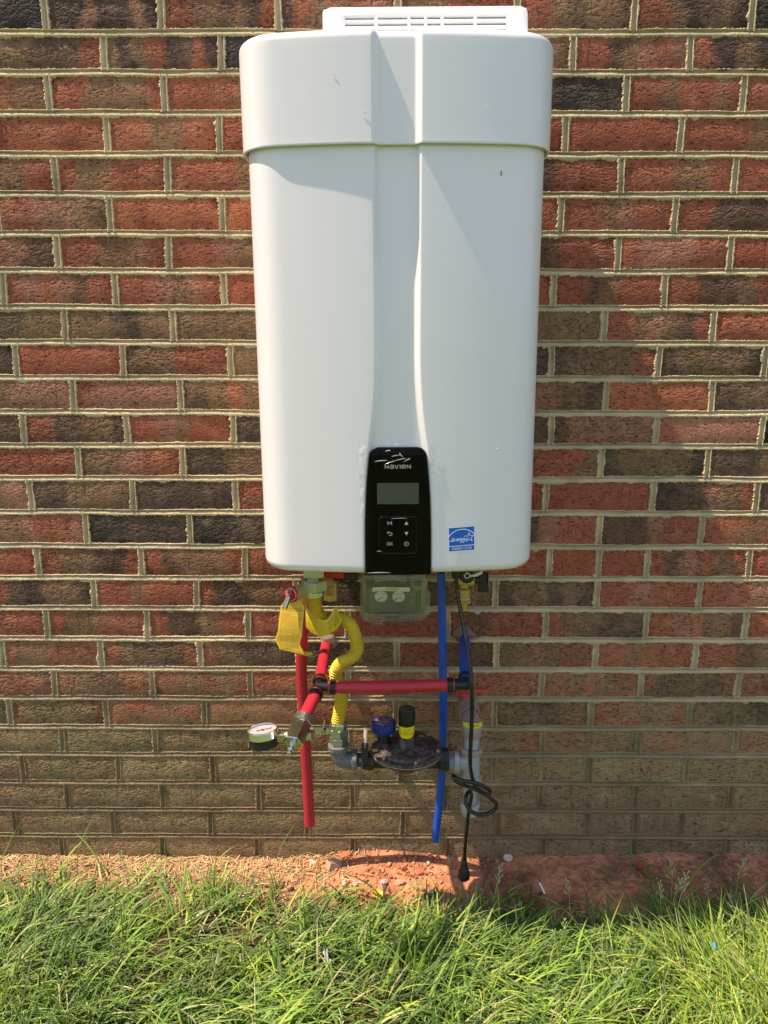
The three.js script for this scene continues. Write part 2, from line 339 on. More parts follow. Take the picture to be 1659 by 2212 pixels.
// mortar: tooled hollow joints whose ragged lips smear over the brick edges
{
  const pos = [], col = [], uv = [], idx = [];
  const tint = (x, y) => {
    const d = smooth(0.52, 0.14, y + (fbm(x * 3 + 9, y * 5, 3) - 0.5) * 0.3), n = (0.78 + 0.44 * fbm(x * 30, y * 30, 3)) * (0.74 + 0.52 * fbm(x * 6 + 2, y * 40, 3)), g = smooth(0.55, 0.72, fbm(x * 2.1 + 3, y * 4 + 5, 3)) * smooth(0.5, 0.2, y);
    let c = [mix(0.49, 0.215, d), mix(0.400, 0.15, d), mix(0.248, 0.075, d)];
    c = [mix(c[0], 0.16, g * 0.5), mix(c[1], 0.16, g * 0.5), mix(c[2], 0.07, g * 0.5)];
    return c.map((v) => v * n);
  };
  // cross: offsets over the joint width as fractions of half the joint; depth for each
  function strip(n, centre, along, across, half, seed, fineness, bed) {
    const base = pos.length / 3, M = 11;
    for (let i = 0; i <= n; i++) {
      const c = centre(i / n), s = i * fineness + seed * 13.7;
      const e1 = 0.0007 + 0.0030 * Math.pow(noise(s * 1.9, seed), 3) + 0.0018 * Math.pow(noise(s * 0.17, seed + 4), 2) + 0.0030 * smooth(0.8, 0.95, noise(s * 0.11, seed + 5)), e2 = (0.0007 + 0.0030 * Math.pow(noise(s * 1.9, seed + 50), 3) + 0.0018 * Math.pow(noise(s * 0.17, seed + 54), 2)) * (bed ? 0.6 : 1);
      const patchy = smooth(0.3, 0.7, noise(s * 0.06, seed + 61)), l1 = 0.0003 + (0.0004 + 0.0014 * patchy) * noise(s * 0.7, seed + 8), l2 = bed ? -0.0006 + 0.0009 * noise(s * 0.7, seed + 88) : l1 * 0.8, lo = bed ? 0.34 * half : 0, dp = 0.0044 + 0.0018 * noise(s * 0.05, seed + 3), sh = (noise(s * 0.08, seed + 30) - 0.5) * 0.0016;
      const g1 = (noise(s * 2.3, seed + 7) - 0.5) * 0.0014, g2 = (noise(s * 2.1, seed + 17) - 0.5) * 0.0014;
      const prof = bed ? [[-half - e1 - 0.0012, -0.004], [-half - e1, 0.0002], [-half * 0.98, l1 * 0.5 + 0.0002 + g1 * 0.8], [-half * 0.60, l1 * 0.3 + 0.0001 + g2 * 0.8], [-half * 0.15 + sh, -0.0004 - 0.0010 * (1 - patchy)], [half * 0.12 + sh, -dp * 0.5], [half * 0.45 + sh, -dp], [half * 0.75, -dp * 0.8], [half * 0.95, l2], [half + e2, l2 + 0.0001], [half + e2 + 0.0012, -0.004]] : [[-half - e1 - 0.0012, -0.004], [-half - e1, l1 * 0.6], [-half - e1 * 0.3, l1], [-half * 0.86, 0.0002], [-half * 0.45 + sh, -dp * 0.62], [sh + lo, -dp], [half * 0.66 + sh, -dp * 0.85], [half * 0.92, Math.min(0.0002, l2)], [half + e2 * 0.3, l2], [half + e2, l2 * 0.6], [half + e2 + 0.0012, -0.004]];
      for (const [o, z] of prof) {
        const j = (noise(s * 1.7 + o * 900, seed + o * 3000) - 0.5) * 0.0009;
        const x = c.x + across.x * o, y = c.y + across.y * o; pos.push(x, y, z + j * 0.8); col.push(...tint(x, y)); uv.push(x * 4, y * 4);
      }
    }
    for (let i = 0; i < n; i++) for (let j = 0; j < M - 1; j++) { const a = base + i * M + j, b = a + M; along ? idx.push(a, b, a + 1, b, b + 1, a + 1) : idx.push(a, a + 1, b, b, a + 1, b + 1); }
  }
  COURSE.forEach((y, k) => strip(900, (t) => V(-1.1 + 2.2 * t, y + (fbm(t * 18, k * 5, 3) - 0.5) * 0.0032, 0), true, V(0, 1, 0), JOINT / 2, k, 1.0, true));
  strip(300, (t) => V(-1.1 + 2.2 * t, 1.686, 0), true, V(0, 1, 0), JOINT / 2, 77, 1.0, true);
  ROWS.forEach((row, k) => {
    const top = k ? COURSE[k - 1] : 1.686, bottom = COURSE[k];
    row.slice(1).forEach((mm, i) => { if (Math.abs(mm) < 1110) { const lean = (noise(mm * 0.37, k * 3.1) - 0.5) * 0.005; strip(30, (t) => V(mm / 1000 + lean * (t - 0.5), bottom + JOINT * 0.3 + (top - bottom - JOINT * 0.6) * t, -0.0003), false, V(1, 0, 0), JOINT / 2, 200 + k * 12 + i, 1.3); } });
  });
  const g = new THREE.BufferGeometry();
  g.setAttribute('position', new THREE.Float32BufferAttribute(pos, 3)); g.setAttribute('color', new THREE.Float32BufferAttribute(col, 3)); g.setAttribute('uv', new THREE.Float32BufferAttribute(uv, 2));
  g.setIndex(idx); g.computeVertexNormals();
  const back = new THREE.BoxGeometry(6.6, 3.2, 0.14); back.translate(0, 1.4, -0.0785);
  back.setAttribute('color', new THREE.Float32BufferAttribute(new Float32Array(72).map((_, i) => [0.33, 0.29, 0.21][i % 3]), 3));
  const sandBump = dataMap(256, 256, (i, j) => 0.5 + (HASH[(i * 256 + j) & 65535] - 0.5) * 0.6 + (fbm(i * 0.12, j * 0.12, 3) - 0.5) * 0.8, false);
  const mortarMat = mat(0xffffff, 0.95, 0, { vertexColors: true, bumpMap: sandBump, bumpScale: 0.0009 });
  const m = shade(new THREE.Mesh(mergeGeometries([g.toNonIndexed(), back.toNonIndexed()]), mortarMat)); m.name = 'mortar'; wall.add(m);
}

// ---------------------------------------------------------------- ground: one sheet, red clay at the wall and lawn beyond
function groundY(x, z) {
  const near = Math.exp(-Math.max(z, 0) / 0.11);
  let y = 0.016 * Math.exp(-(((x + 0.02) / 0.17) ** 2)) * near - 0.004 + 0.004 * smooth(0.1, 0.5, x) * near - 0.006 * smooth(-0.1, -0.5, x) * near;
  y += (fbm(x * 5 + 40, z * 5 + 40, 3) - 0.5) * 0.022 + (fbm(x * 22, z * 22, 3) - 0.5) * 0.011;
  y -= 0.012 * smooth(0.06, 0.13, z) * smooth(0.30, 0.16, z) * Math.exp(-(((x - 0.1) / 0.35) ** 2));
  return y;
}
const grassEdge = (x) => 0.080 + 0.044 * smooth(-0.32, -0.02, x) + 0.02 * smooth(0.15, 0.5, x) - 0.02 * smooth(0.55, 0.8, x) + (fbm(x * 9 + 3, 7, 3) - 0.5) * 0.05;
{
  const axis = (a, b, step, far) => { const l = []; for (let v = a; v <= b + 1e-9; v += step) l.push(v); let s = step; while (l[l.length - 1] < far) { s *= 1.35; l.push(l[l.length - 1] + s); } return l; };
  const px = axis(0, 1.15, 0.011, 90), xs = [...px.slice(1).reverse().map((v) => -v), ...px], zs = [-0.14, -0.07, ...axis(-0.012, 0.95, 0.011, 120)];
  const pos = [], col = [], uv = [], idx = [];
  for (const z of zs) for (const x of xs) {
    const far = smooth(1, 6, Math.hypot(x, z)), y = groundY(x, Math.min(z, 3)) * (1 - far); pos.push(x, y, z); uv.push(x * 3.1, z * 3.1);
    const n = fbm(x * 14 + 5, z * 14 + 5, 4), m = fbm(x * 4 + 1, z * 4 + 2, 3), e = grassEdge(x);
    const clay = [0.47, 0.195, 0.10], dry = [0.46, 0.28, 0.16], thatch = [0.085, 0.055, 0.022], lawn = [0.13, 0.19, 0.04];
    const left = smooth(-0.1, -0.35, x + (m - 0.5) * 0.3), g = smooth(e, e + 0.06, z), l = smooth(0.5, 1.4, Math.hypot(x, z * 1.3) - 0.35);
    for (let q = 0; q < 3; q++) { let c = mix(clay[q], dry[q], left * 0.7); c = mix(c, thatch[q], g); c = mix(c, lawn[q], l); col.push(c * (0.45 + 1.0 * smooth(0.2, 0.75, n))); }
  }
  const nx = xs.length;
  for (let j = 0; j < zs.length - 1; j++) for (let i = 0; i < nx - 1; i++) { const a = j * nx + i, b = a + nx; idx.push(a, b, a + 1, b, b + 1, a + 1); }
  const g = new THREE.BufferGeometry();
  g.setAttribute('position', new THREE.Float32BufferAttribute(pos, 3)); g.setAttribute('color', new THREE.Float32BufferAttribute(col, 3)); g.setAttribute('uv', new THREE.Float32BufferAttribute(uv, 2));
  g.setIndex(idx); g.computeVertexNormals();
  const bump = dataMap(512, 512, (i, j) => 0.5 + (fbm(i * 0.09, j * 0.09, 5) - 0.5) * 1.3 + (HASH[(i * 517 + j * 3) & 65535] - 0.5) * 0.15, false);
  const tone = dataMap(512, 512, (i, j) => { const f = 0.6 + 0.8 * fbm(i * 0.06 + 9, j * 0.06, 5); return [f * 0.8, f * 0.8, f * 0.8]; });
  const m = shade(new THREE.Mesh(g, mat(0xffffff, 1, 0, { vertexColors: true, map: tone, bumpMap: bump, bumpScale: 0.005 })));
  m.name = 'ground'; m.userData.kind = 'structure'; m.userData.label = 'bare red clay along the wall turning into lawn soil'; scene.add(m);
}
// blades: curved, creased, tapering; one length along the curve, bending towards +x
function bladeGeometry(t0, t1, segs = 7, twist = 0.3) {
  const pos = [], idx = []; let x = 0, y = 0;
  for (let i = 0; i <= segs; i++) {
    const s = i / segs, a = t0 + t1 * s, w = 0.5 * (1 - Math.pow(s, 2.6)) * (0.75 + 0.5 * Math.min(1, s * 4)) * 0.9 + 0.02, tw = twist * s;
    if (i) { x += Math.sin(a) / segs; y += Math.cos(a) / segs; }
    pos.push(x - 0.0 * w, y, -w, x - 0.006 * Math.cos(a) * 1, y + 0.006 * Math.sin(a), 0, x + tw * 0.02, y, w);
    if (i) { const b = (i - 1) * 3; idx.push(b, b + 1, b + 3, b + 3, b + 1, b + 4, b + 1, b + 2, b + 4, b + 4, b + 2, b + 5); }
  }
  const g = new THREE.BufferGeometry(); g.setAttribute('position', new THREE.Float32BufferAttribute(pos, 3)); g.setIndex(idx); g.computeVertexNormals(); return g;
}
const Q = new THREE.Quaternion(), M4 = new THREE.Matrix4(), E = new THREE.Euler(0, 0, 0, 'YXZ');
function scatter(name, label, geometry, material, items) {
  const m = shade(new THREE.InstancedMesh(geometry, material, items.length));
  items.forEach(({ p, e, s, c }, i) => { E.set(...e, 'YXZ'); M4.compose(p, Q.setFromEuler(E), s); m.setMatrixAt(i, M4); m.setColorAt(i, lin(...c)); });
  m.instanceMatrix.needsUpdate = true; if (m.instanceColor) m.instanceColor.needsUpdate = true;
  m.name = name; m.userData = { kind: 'stuff', label }; scene.add(m); return m;
}
{
  const sunTint = (x, z) => smooth(0.1, 0.6, x + (fbm(x * 4, z * 4, 2) - 0.5) * 0.4) * smooth(0.16, 0.3, z);  // sunlight on the right of the lawn, painted into the blades as yellower green
  const leafMat = mat(0xffffff, 0.55, 0, { transmission: 0.42, thickness: 0 });
  leafMat.roughness = 0.6;
  const kinds = [[0.08, 0.5], [0.2, 1.1], [0.35, 1.45], [0.65, 1.2], [0.95, 0.75]].map(([a, b]) => bladeGeometry(a, b));
  const lists = kinds.map(() => []), r = rng(31);
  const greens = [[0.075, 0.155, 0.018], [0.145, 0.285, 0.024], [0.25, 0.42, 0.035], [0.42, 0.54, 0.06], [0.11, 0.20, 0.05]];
  const put = (x, z, L, W, yaw, k, c, pitch = 0) => lists[k].push({ p: V(x, groundY(x, z) - 0.004, z), e: [pitch, yaw, 0], s: V(L, L, W), c });
  let n = 0;
  const plant = (count, x0, x1, z0, z1) => {
    for (let i = 0; i < count; i++) {
      const x = mix(x0, x1, r()), z = mix(z0, z1, r()), e = grassEdge(x);
      const d = smooth(e - 0.03, e + 0.17, z) * (0.24 + 0.76 * smooth(0.34, 0.56, fbm(x * 7 + 60, z * 9 + 60, 3)));
      if (r() > d) continue;
      const clump = fbm(x * 6 + 11, z * 6 + 33, 3), flow = (fbm(x * 3.1 + 80, z * 3.1 + 20, 3) - 0.5) * 9.0 + 0.35, tuft = noise(x * 26, z * 26);
      const L = (0.040 + 0.082 * r() * (0.5 + clump)) * (0.6 + 0.4 * smooth(e, e + 0.15, z)) * (0.8 + 0.5 * tuft), W = 0.0017 + 0.0030 * r() * r() + 0.0008 * clump;
      const yaw = flow + (r() - 0.5) * 2.2 * (r() < 0.25 ? 2.6 : 1), lie = clamp(0.15 + clump * 0.9 + (r() - 0.5) * 0.9);
      const k = Math.min(4, Math.floor(lie * 5)), a = Math.min(3, Math.floor(clamp(r() * 0.75 + (fbm(x * 5, z * 5 + 70, 3) - 0.4) * 0.8 + 0.3 * sunTint(x, z)) * 4));
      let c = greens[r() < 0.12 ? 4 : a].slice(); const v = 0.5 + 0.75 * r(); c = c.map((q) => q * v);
      if (r() < 0.06) c = [0.56 * v, 0.52 * v, 0.27 * v];
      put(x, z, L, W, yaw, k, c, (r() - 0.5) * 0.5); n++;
    }
  };
  plant(37000, -1.05, 1.05, 0.01, 0.62);
  plant(12000, -1.6, 1.6, 0.55, 1.7);
  // single taller blades that stand up against the clay and the lowest courses
  for (const [px, pz, L, yaw, k] of [[-0.66, 0.04, 0.14, -0.2, 0], [-0.235, 0.05, 0.135, -0.1, 0], [-0.80, 0.1, 0.15, 0.3, 0], [0.52, 0.06, 0.10, 1.5, 0], [0.55, 0.07, 0.075, 2, 0], [0.25, 0.12, 0.12, 0.1, 0], [0.46, 0.08, 0.09, -0.2, 0], [-0.5, 0.07, 0.09, 0.2, 0], [-0.37, 0.06, 0.085, 0.5, 1], [0.62, 0.1, 0.11, 0.3, 1], [0.20, 0.11, 0.07, 0, 0], [-0.58, 0.08, 0.13, 2.6, 1]]) put(px, pz, L, 0.0036, yaw, k, greens[1 + (k & 1)]);
  for (let i = 0; i < 90; i++) { const x = (r() - 0.5) * 1.7, z = grassEdge(x) + r() * 0.4; put(x, z, 0.10 + 0.06 * r(), 0.0045 + 0.0015 * r(), r() * 6.28, 1 + Math.floor(r() * 4), greens[Math.floor(r() * 3)]); }
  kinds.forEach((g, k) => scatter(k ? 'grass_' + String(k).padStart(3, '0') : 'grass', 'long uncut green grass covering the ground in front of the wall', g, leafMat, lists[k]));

  // dead straw and clippings
  const straw = []; 
  for (let i = 0; i < 14000; i++) {
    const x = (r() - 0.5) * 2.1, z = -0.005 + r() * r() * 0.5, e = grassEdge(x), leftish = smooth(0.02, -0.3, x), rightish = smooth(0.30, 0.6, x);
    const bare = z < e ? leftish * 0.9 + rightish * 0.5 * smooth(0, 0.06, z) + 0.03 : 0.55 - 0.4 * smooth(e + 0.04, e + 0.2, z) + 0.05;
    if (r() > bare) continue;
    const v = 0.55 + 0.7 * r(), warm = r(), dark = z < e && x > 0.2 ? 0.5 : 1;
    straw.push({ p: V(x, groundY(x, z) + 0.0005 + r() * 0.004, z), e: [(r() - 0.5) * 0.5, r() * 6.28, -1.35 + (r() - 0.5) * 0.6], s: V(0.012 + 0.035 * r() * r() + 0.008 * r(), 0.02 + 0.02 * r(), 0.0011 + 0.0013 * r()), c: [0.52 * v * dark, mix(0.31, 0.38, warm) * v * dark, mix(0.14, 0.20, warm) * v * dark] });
  }
  scatter('dry_straw', 'pale dry grass clippings lying on the clay at the foot of the wall', bladeGeometry(0.05, 0.5, 3), mat(0xffffff, 0.85), straw);

  // meadow-grass flower heads: a thin stem with side branches that carry pale spikelets
  const bits = [tube([V(0, 0, 0), V(0.05, 0.5, 0), V(0.16, 1, 0.02)], (s, L, t) => 0.008 * (1 - 0.6 * t), 8, 4, false)];
  const rr = rng(8);
  for (let b = 0; b < 9; b++) {
    const t = 0.62 + b * 0.042, o = V(0.05 + 0.11 * Math.max(0, t - 0.5) * 2, t, 0.01), a = b * 2.4, len = 0.2 * (1.15 - t);
    const tip = V(o.x + Math.cos(a) * len + 0.03, o.y + 0.09, o.z + Math.sin(a) * len);
    bits.push(tube([o, tip], 0.003, 2, 3, false));
    for (let q = 0; q < 4; q++) { const p = o.clone().lerp(tip, 0.5 + q * 0.17), s = new THREE.SphereGeometry(1, 5, 4).scale(0.008, 0.026, 0.008); s.rotateZ((rr() - 0.5) * 1.2); s.rotateX((rr() - 0.5) * 1.2); bits.push(s.translate(p.x, p.y, p.z)); }
  }
  const heads = [];
  for (let i = 0; i < 1500; i++) {
    const x = (r() - 0.5) * 1.8, z = r() * 0.55, e = grassEdge(x), d = 0.3 * smooth(0.35, 0.6, fbm(x * 4 + 15, z * 4, 3)) + 0.75 * smooth(0.08, 0.35, x) * smooth(0.36, 0.16, z);
    if (z < e - 0.01 || r() > d * 0.14) continue;
    const v = 0.8 + 0.4 * r(), L = 0.06 + 0.05 * r(); heads.push({ p: V(x, groundY(x, z) - 0.003, z), e: [(r() - 0.5) * 0.5, r() * 6.28, (r() - 0.5) * 0.5], s: V(L, L, L), c: [0.40 * v, 0.50 * v, 0.20 * v] });
  }
  scatter('seed_grass', 'thin meadow grass with pale seed heads rising out of the lawn', ready(bits), mat(0xffffff, 0.7), heads);
}
// clay crumbs and stones
function stoneGeometry(seed, sx, sy, sz, detail = 2, rough = 0.3) {
  let g = mergeVertices(new THREE.IcosahedronGeometry(1, detail).deleteAttribute('uv').deleteAttribute('normal')); const r = rng(seed), P = g.attributes.position, q = r() * 50;
  const cuts = []; for (let i = 0; i < 7; i++) cuts.push([V(r() - 0.5, r() - 0.5, r() - 0.5).normalize(), 0.55 + 0.3 * r()]);
  for (let i = 0; i < P.count; i++) {
    const p = V(P.getX(i), P.getY(i), P.getZ(i)); for (const [n, d] of cuts) { const k = p.dot(n); if (k > d) p.addScaledVector(n, d - k); }
    p.multiplyScalar(1 + rough * (fbm(p.x * 2.3 + q, p.y * 2.3 + p.z * 1.7 + q, 3) - 0.5)); P.setXYZ(i, p.x * sx, p.y * sy, p.z * sz);
  }
  return toCreasedNormals(g, 0.5);
}
{
  const crumbs = [], r = rng(61);
  for (let i = 0; i < 5200; i++) {
    const x = -0.3 + r() * 1.2 + (r() < 0.3 ? -0.6 : 0), z = r() * r() * 0.2, dens = Math.exp(-(((x - 0.02) / 0.13) ** 2)) * smooth(0.0, 0.05, z) * 0.8 + 0.07;
    if (r() > dens) continue;
    const s = 0.0012 + 0.0042 * Math.pow(r(), 3) + (r() < 0.03 ? 0.004 : 0), v = 0.7 + 0.6 * r(), pale = r() < 0.05;
    crumbs.push({ p: V(x, groundY(x, z) + s * 0.35, z), e: [r() * 3, r() * 6, r() * 3], s: V(s, s * 0.7, s * (0.8 + 0.6 * r())), c: pale ? [0.45 * v, 0.36 * v, 0.28 * v] : [0.46 * v, 0.19 * v, 0.10 * v] });
  }
  scatter('soil_crumbs', 'small crumbs of red clay on the bare strip under the pipes', stoneGeometry(3, 1, 1, 1, 1), mat(0xffffff, 1), crumbs);
}
const stoneBump = dataMap(128, 128, (i, j) => fbm(i * 0.12, j * 0.12, 4), false);
const stoneMat = (c) => mat(lin(...c), 0.95, 0, { bumpMap: stoneBump, bumpScale: 0.001 });
const put = (name, label, category, x, z, s, c, seed, yaw = 0, lift = 0.35, group) => single(name, stoneGeometry(seed, ...s).rotateY(yaw).translate(x, groundY(x, z) + s[1] * lift, z), stoneMat(c), label, category, [x, groundY(x, z), z], group);
put('stone', 'largest stone on the clay, rough grey-tan lump below the red pipe', 'stone', -0.109, 0.047, [0.019, 0.016, 0.014], [0.40, 0.29, 0.18], 11, 0.4, 0.6);
put('pebble', 'pale pink pebble near the wall left of the big tan stone', 'pebble', -0.155, 0.022, [0.009, 0.007, 0.006], [0.62, 0.45, 0.42], 12);
put('pebble', 'grey-white pebble on the clay below the big tan stone', 'pebble', -0.083, 0.094, [0.010, 0.007, 0.007], [0.48, 0.40, 0.33], 13, 1);
put('pebble', 'smaller flat grey pebble right beside the grey-white pebble', 'pebble', -0.062, 0.092, [0.009, 0.005, 0.006], [0.46, 0.38, 0.30], 14, 2);
put('pebble', 'pale flat pebble on top of the pinkish brown stone', 'pebble', -0.002, 0.092, [0.010, 0.006, 0.007], [0.55, 0.42, 0.34], 15, 0.6, 0.9);
put('stone', 'pinkish brown stone at the grass edge with a pale pebble on it', 'stone', -0.006, 0.104, [0.013, 0.010, 0.010], [0.40, 0.20, 0.15], 16, 1.3);
put('stone', 'flat tan stone right of the pinkish brown stone at the grass edge', 'stone', 0.030, 0.088, [0.014, 0.007, 0.008], [0.42, 0.28, 0.18], 17, 0.2);
put('brick_chip', 'orange-red broken brick chip near the wall on the right clay strip', 'brick chip', 0.548, 0.040, [0.014, 0.014, 0.009], [0.36, 0.085, 0.035], 18, 0.9, 0.7);
put('pebble', 'round tan pebble in the grass below the hanging red pipe', 'pebble', -0.166, 0.143, [0.008, 0.010, 0.007], [0.52, 0.36, 0.22], 19);
put('pebble', 'pale tan pebble among tall grass in the right half of the lawn', 'pebble', 0.567, 0.136, [0.009, 0.010, 0.007], [0.48, 0.36, 0.24], 20);
put('clay_clod', 'dark round clod of clay with a hollow near the wall beside the shadow strips', 'clod', 0.055, 0.022, [0.010, 0.007, 0.008], [0.26, 0.10, 0.05], 21);
put('clay_clod', 'reddish flat clod of clay on the crumbled soil left of the shadow strips', 'clod', 0.075, 0.060, [0.013, 0.006, 0.008], [0.42, 0.14, 0.065], 22, 0.5);
put('clay_clod', 'pink lump of clay in the middle of the crumbled soil', 'clod', 0.040, 0.055, [0.008, 0.009, 0.007], [0.40, 0.15, 0.09], 23, 0.5);
put('clay_clod', 'bright orange lump of clay against the wall above the big tan stone', 'clod', -0.085, 0.015, [0.016, 0.010, 0.010], [0.46, 0.15, 0.06], 24, 0.5);
const flake = (name, label, category, x, z, f, c, lift = 0.012) => single(name, sheet((u, v) => { const p = f(u - 0.5, v - 0.5); return V(x + p[0], groundY(x, z) + lift + p[1], z + p[2]); }, 6, 6, 0.0006), mat(lin(...c), 0.6), label, category, [x, groundY(x, z), z]);
flake('leaf', 'small round yellow leaf at the grass edge below the pinkish stone', 'leaf', -0.014, 0.128, (u, v) => { const w = Math.sqrt(Math.max(0.02, 1 - 4 * v * v)); return [u * 0.022 * w, -v * 0.012 + u * u * 0.01, v * 0.014]; }, [0.72, 0.45, 0.04], 0.014);
flake('leaf', 'pale fallen leaf on the clay against the wall right of the plug', 'leaf', 0.268, 0.012, (u, v) => { const w = Math.sqrt(Math.max(0.02, 1 - 4 * v * v)); return [u * 0.020 * w, -v * 0.008 + u * u * 0.01, v * 0.014]; }, [0.60, 0.44, 0.38], 0.006);
flake('white_stick', 'short white plastic stick lying in the grass right of the plug', 'stick', 0.322, 0.112, (u, v) => [u * 0.0035 + v * 0.009, -v * 0.016 + 0.004, v * 0.012], [0.82, 0.80, 0.74], 0.016);
flake('plastic_scrap', 'crumpled shiny white scrap of plastic in the middle of the lawn', 'scrap', -0.103, 0.312, (u, v) => [u * 0.009 + v * 0.006, 0.005 * Math.sin(u * 11 + v * 5) - v * 0.016, v * 0.012], [0.6, 0.62, 0.6], 0.028);
flake('paper_strip', 'thin white strip standing in the grass below the blue pipe', 'scrap', 0.098, 0.128, (u, v) => [u * 0.003 + v * 0.004, -v * 0.022, v * 0.003], [0.85, 0.85, 0.82], 0.018);
flake('blue_scrap', 'tiny bright blue scrap in the sunlit grass at lower right', 'scrap', 0.60, 0.285, (u, v) => [u * 0.010, 0.003 * Math.sin(u * 9) - v * 0.005, v * 0.008], [0.04, 0.38, 0.75], 0.035);

// ---------------------------------------------------------------- the water heater
const paint = { bump: dataMap(256, 256, (i, j) => fbm(i * 0.16, j * 0.16, 3), false) };
const white = mat(lin(0.785, 0.768, 0.805), 0.34, 0, { clearcoat: 0.5, clearcoatRoughness: 0.16, bumpMap: paint.bump, bumpScale: 0.00003 });
const vinyl = mat(lin(0.80, 0.805, 0.81), 0.42, 0);
const gloss = mat(lin(0.006, 0.006, 0.007), 0.07, 0);
const steelGrey = mat(lin(0.5, 0.5, 0.5), 0.5, 0.6);
const darkHollow = mat(lin(0.03, 0.032, 0.035), 0.8);
const heater = thing('water_heater', 'tall white tankless water heater with a black control panel on the brick wall', 'water heater', [0.0205, 0.735, 0]);
heater.rotation.z = 0.0085;
{
  ORIGIN.set(heater, V(0, 0, 0));                   // the heater's pieces are laid out in its own frame, bottom edge at 0
  const W = 0.222, CR = 0.06, ZC = 0.3, RF = 1.05;
  let a = 0.17; for (let i = 0; i < 20; i++) a = W - CR + CR * Math.sin(a / RF);
  const front = (x) => ZC - (x * x) / (2 * RF), phi = a / RF, zc = front(a) - CR * Math.cos(phi);
  const pTop = 0.205, pHalf = (y) => { const v = clamp(y / pTop); return 0.0522 - 0.0095 * v * v * v; };
  const outer = (y) => { const base = 0.0352 + 0.0008 * smooth(0.35, 0.6, y); return y > pTop ? Math.max(base, mix(base, 0.0475, Math.pow(clamp((0.36 - y) / (0.36 - pTop)), 2.2))) : pHalf(y) + 0.0045; };
  const depth = () => 0.0095;
  // one level of the shell: an outline from the wall round the front and back to the wall, grown outwards by off
  function level(y, off, back = 0.02) {
    const pts = [], ho = outer(y), hf = ho - 0.0115, dg = depth(y);
    const add = (x, z, nx, nz) => pts.push([x + nx * off, z + nz * off]);
    for (let i = 0; i <= 5; i++) add(-W, mix(back, zc, i / 5), -1, 0);
    for (let i = 1; i <= 12; i++) { const t = -Math.PI / 2 + (Math.PI / 2 - phi) * i / 12; add(-W + CR + Math.sin(t) * CR, zc + Math.cos(t) * CR, Math.sin(t), Math.cos(t)); }
    const run = (x0, x1, n, f) => { for (let i = 1; i <= n; i++) { const x = mix(x0, x1, i / n); add(x, f(x), x / RF, 1); } };
    run(-a, -ho, 14, front);
    const g = (x) => front(x) - dg * (1 - smooth(hf, ho, Math.abs(x)));
    run(-ho, -hf, 9, g); run(-hf, hf, 10, g); run(hf, ho, 9, g); run(ho, a, 14, front);
    for (let i = 11; i >= 0; i--) { const t = (Math.PI / 2 - phi) * i / 12 * -1; const u = -Math.PI / 2 + (Math.PI / 2 - phi) * i / 12; add(W - CR - Math.sin(u) * CR, zc + Math.cos(u) * CR, -Math.sin(u), Math.cos(u)); }
    for (let i = 4; i >= 0; i--) add(W, mix(back, zc, i / 5), 1, 0);
    return pts;
  }
  function loft(levels, closeBottom, closeTop) {
    const pos = [], uv = [], idx = []; let n = 0;
    for (const [y, off, ys] of levels) { const l = level(ys ?? y, off); n = l.length; l.forEach(([x, z]) => { pos.push(x, y, z); uv.push(x * 8, y * 8); }); }
    for (let j = 0; j < levels.length - 1; j++) for (let i = 0; i < n - 1; i++) { const p = j * n + i, q = p + n; idx.push(p, p + 1, q, q, p + 1, q + 1); }
    for (const [on, j, flip] of [[closeBottom, 0, false], [closeTop, levels.length - 1, true]]) if (on) {
      const c = pos.length / 3; pos.push(0, levels[j][0], 0.14); uv.push(0, 0); const k = pos.length / 3;
      for (let i = 0; i < n; i++) { const o = (j * n + i) * 3; pos.push(pos[o], pos[o + 1], pos[o + 2]); uv.push(0, 0); }
      for (let i = 0; i < n; i++) { const i1 = (i + 1) % n; flip ? idx.push(c, k + i, k + i1) : idx.push(c, k + i1, k + i); }
    }
    const g = new THREE.BufferGeometry(); g.setAttribute('position', new THREE.Float32BufferAttribute(pos, 3)); g.setAttribute('uv', new THREE.Float32BufferAttribute(uv, 2)); g.setIndex(idx); g.computeVertexNormals(); return g;
  }
  const R = 0.015, body = [];
  for (let i = 0; i <= 8; i++) { const t = i / 8 * Math.PI / 2; body.push([R * (1 - Math.cos(t)), -R * (1 - Math.sin(t))]); }
  for (let i = 1; i <= 44; i++) body.push([mix(R, 0.70, i / 44), 0]);
  part('casing', loft(body, true, false), white, heater);
  // the rain cap slid over the top, its rim standing off the casing
  const CY = 0.637, TY = 0.786, O = 0.0080, cap = [[CY + 0.02, 0.0012, 0.6], [CY + 0.0008, 0.0035, 0.6], [CY, O - 0.001, 0.6], [CY + 0.001, O, 0.6], [CY + 0.003, O + 0.0002, 0.6]];
  for (let i = 0; i <= 12; i++) cap.push([mix(CY + 0.005, TY - 0.013, i / 12), O, 0.6]);
  for (let i = 1; i <= 8; i++) { const t = i / 8 * Math.PI / 2; cap.push([TY - 0.013 + 0.013 * Math.sin(t), O - 0.013 * (1 - Math.cos(t)), 0.6]); }
  part('rain_cap', loft(cap, false, true), white, heater);

  // vent cover on top, its face pierced by three rows of slots
  {
    const w = 0.292, h = 0.050, x0 = 0.042, s = new THREE.Shape(), r = 0.014;
    s.moveTo(-w / 2, -h / 2); s.lineTo(w / 2, -h / 2); s.lineTo(w / 2, h / 2 - r); s.quadraticCurveTo(w / 2, h / 2, w / 2 - r, h / 2); s.lineTo(-w / 2 + r, h / 2); s.quadraticCurveTo(-w / 2, h / 2, -w / 2, h / 2 - r); s.closePath();
    const cols = [[-0.1165, -0.072], [-0.0693, -0.0242], [-0.0222, -0.0004], [0.0016, 0.0232], [0.0257, 0.0705], [0.0731, 0.1175]];
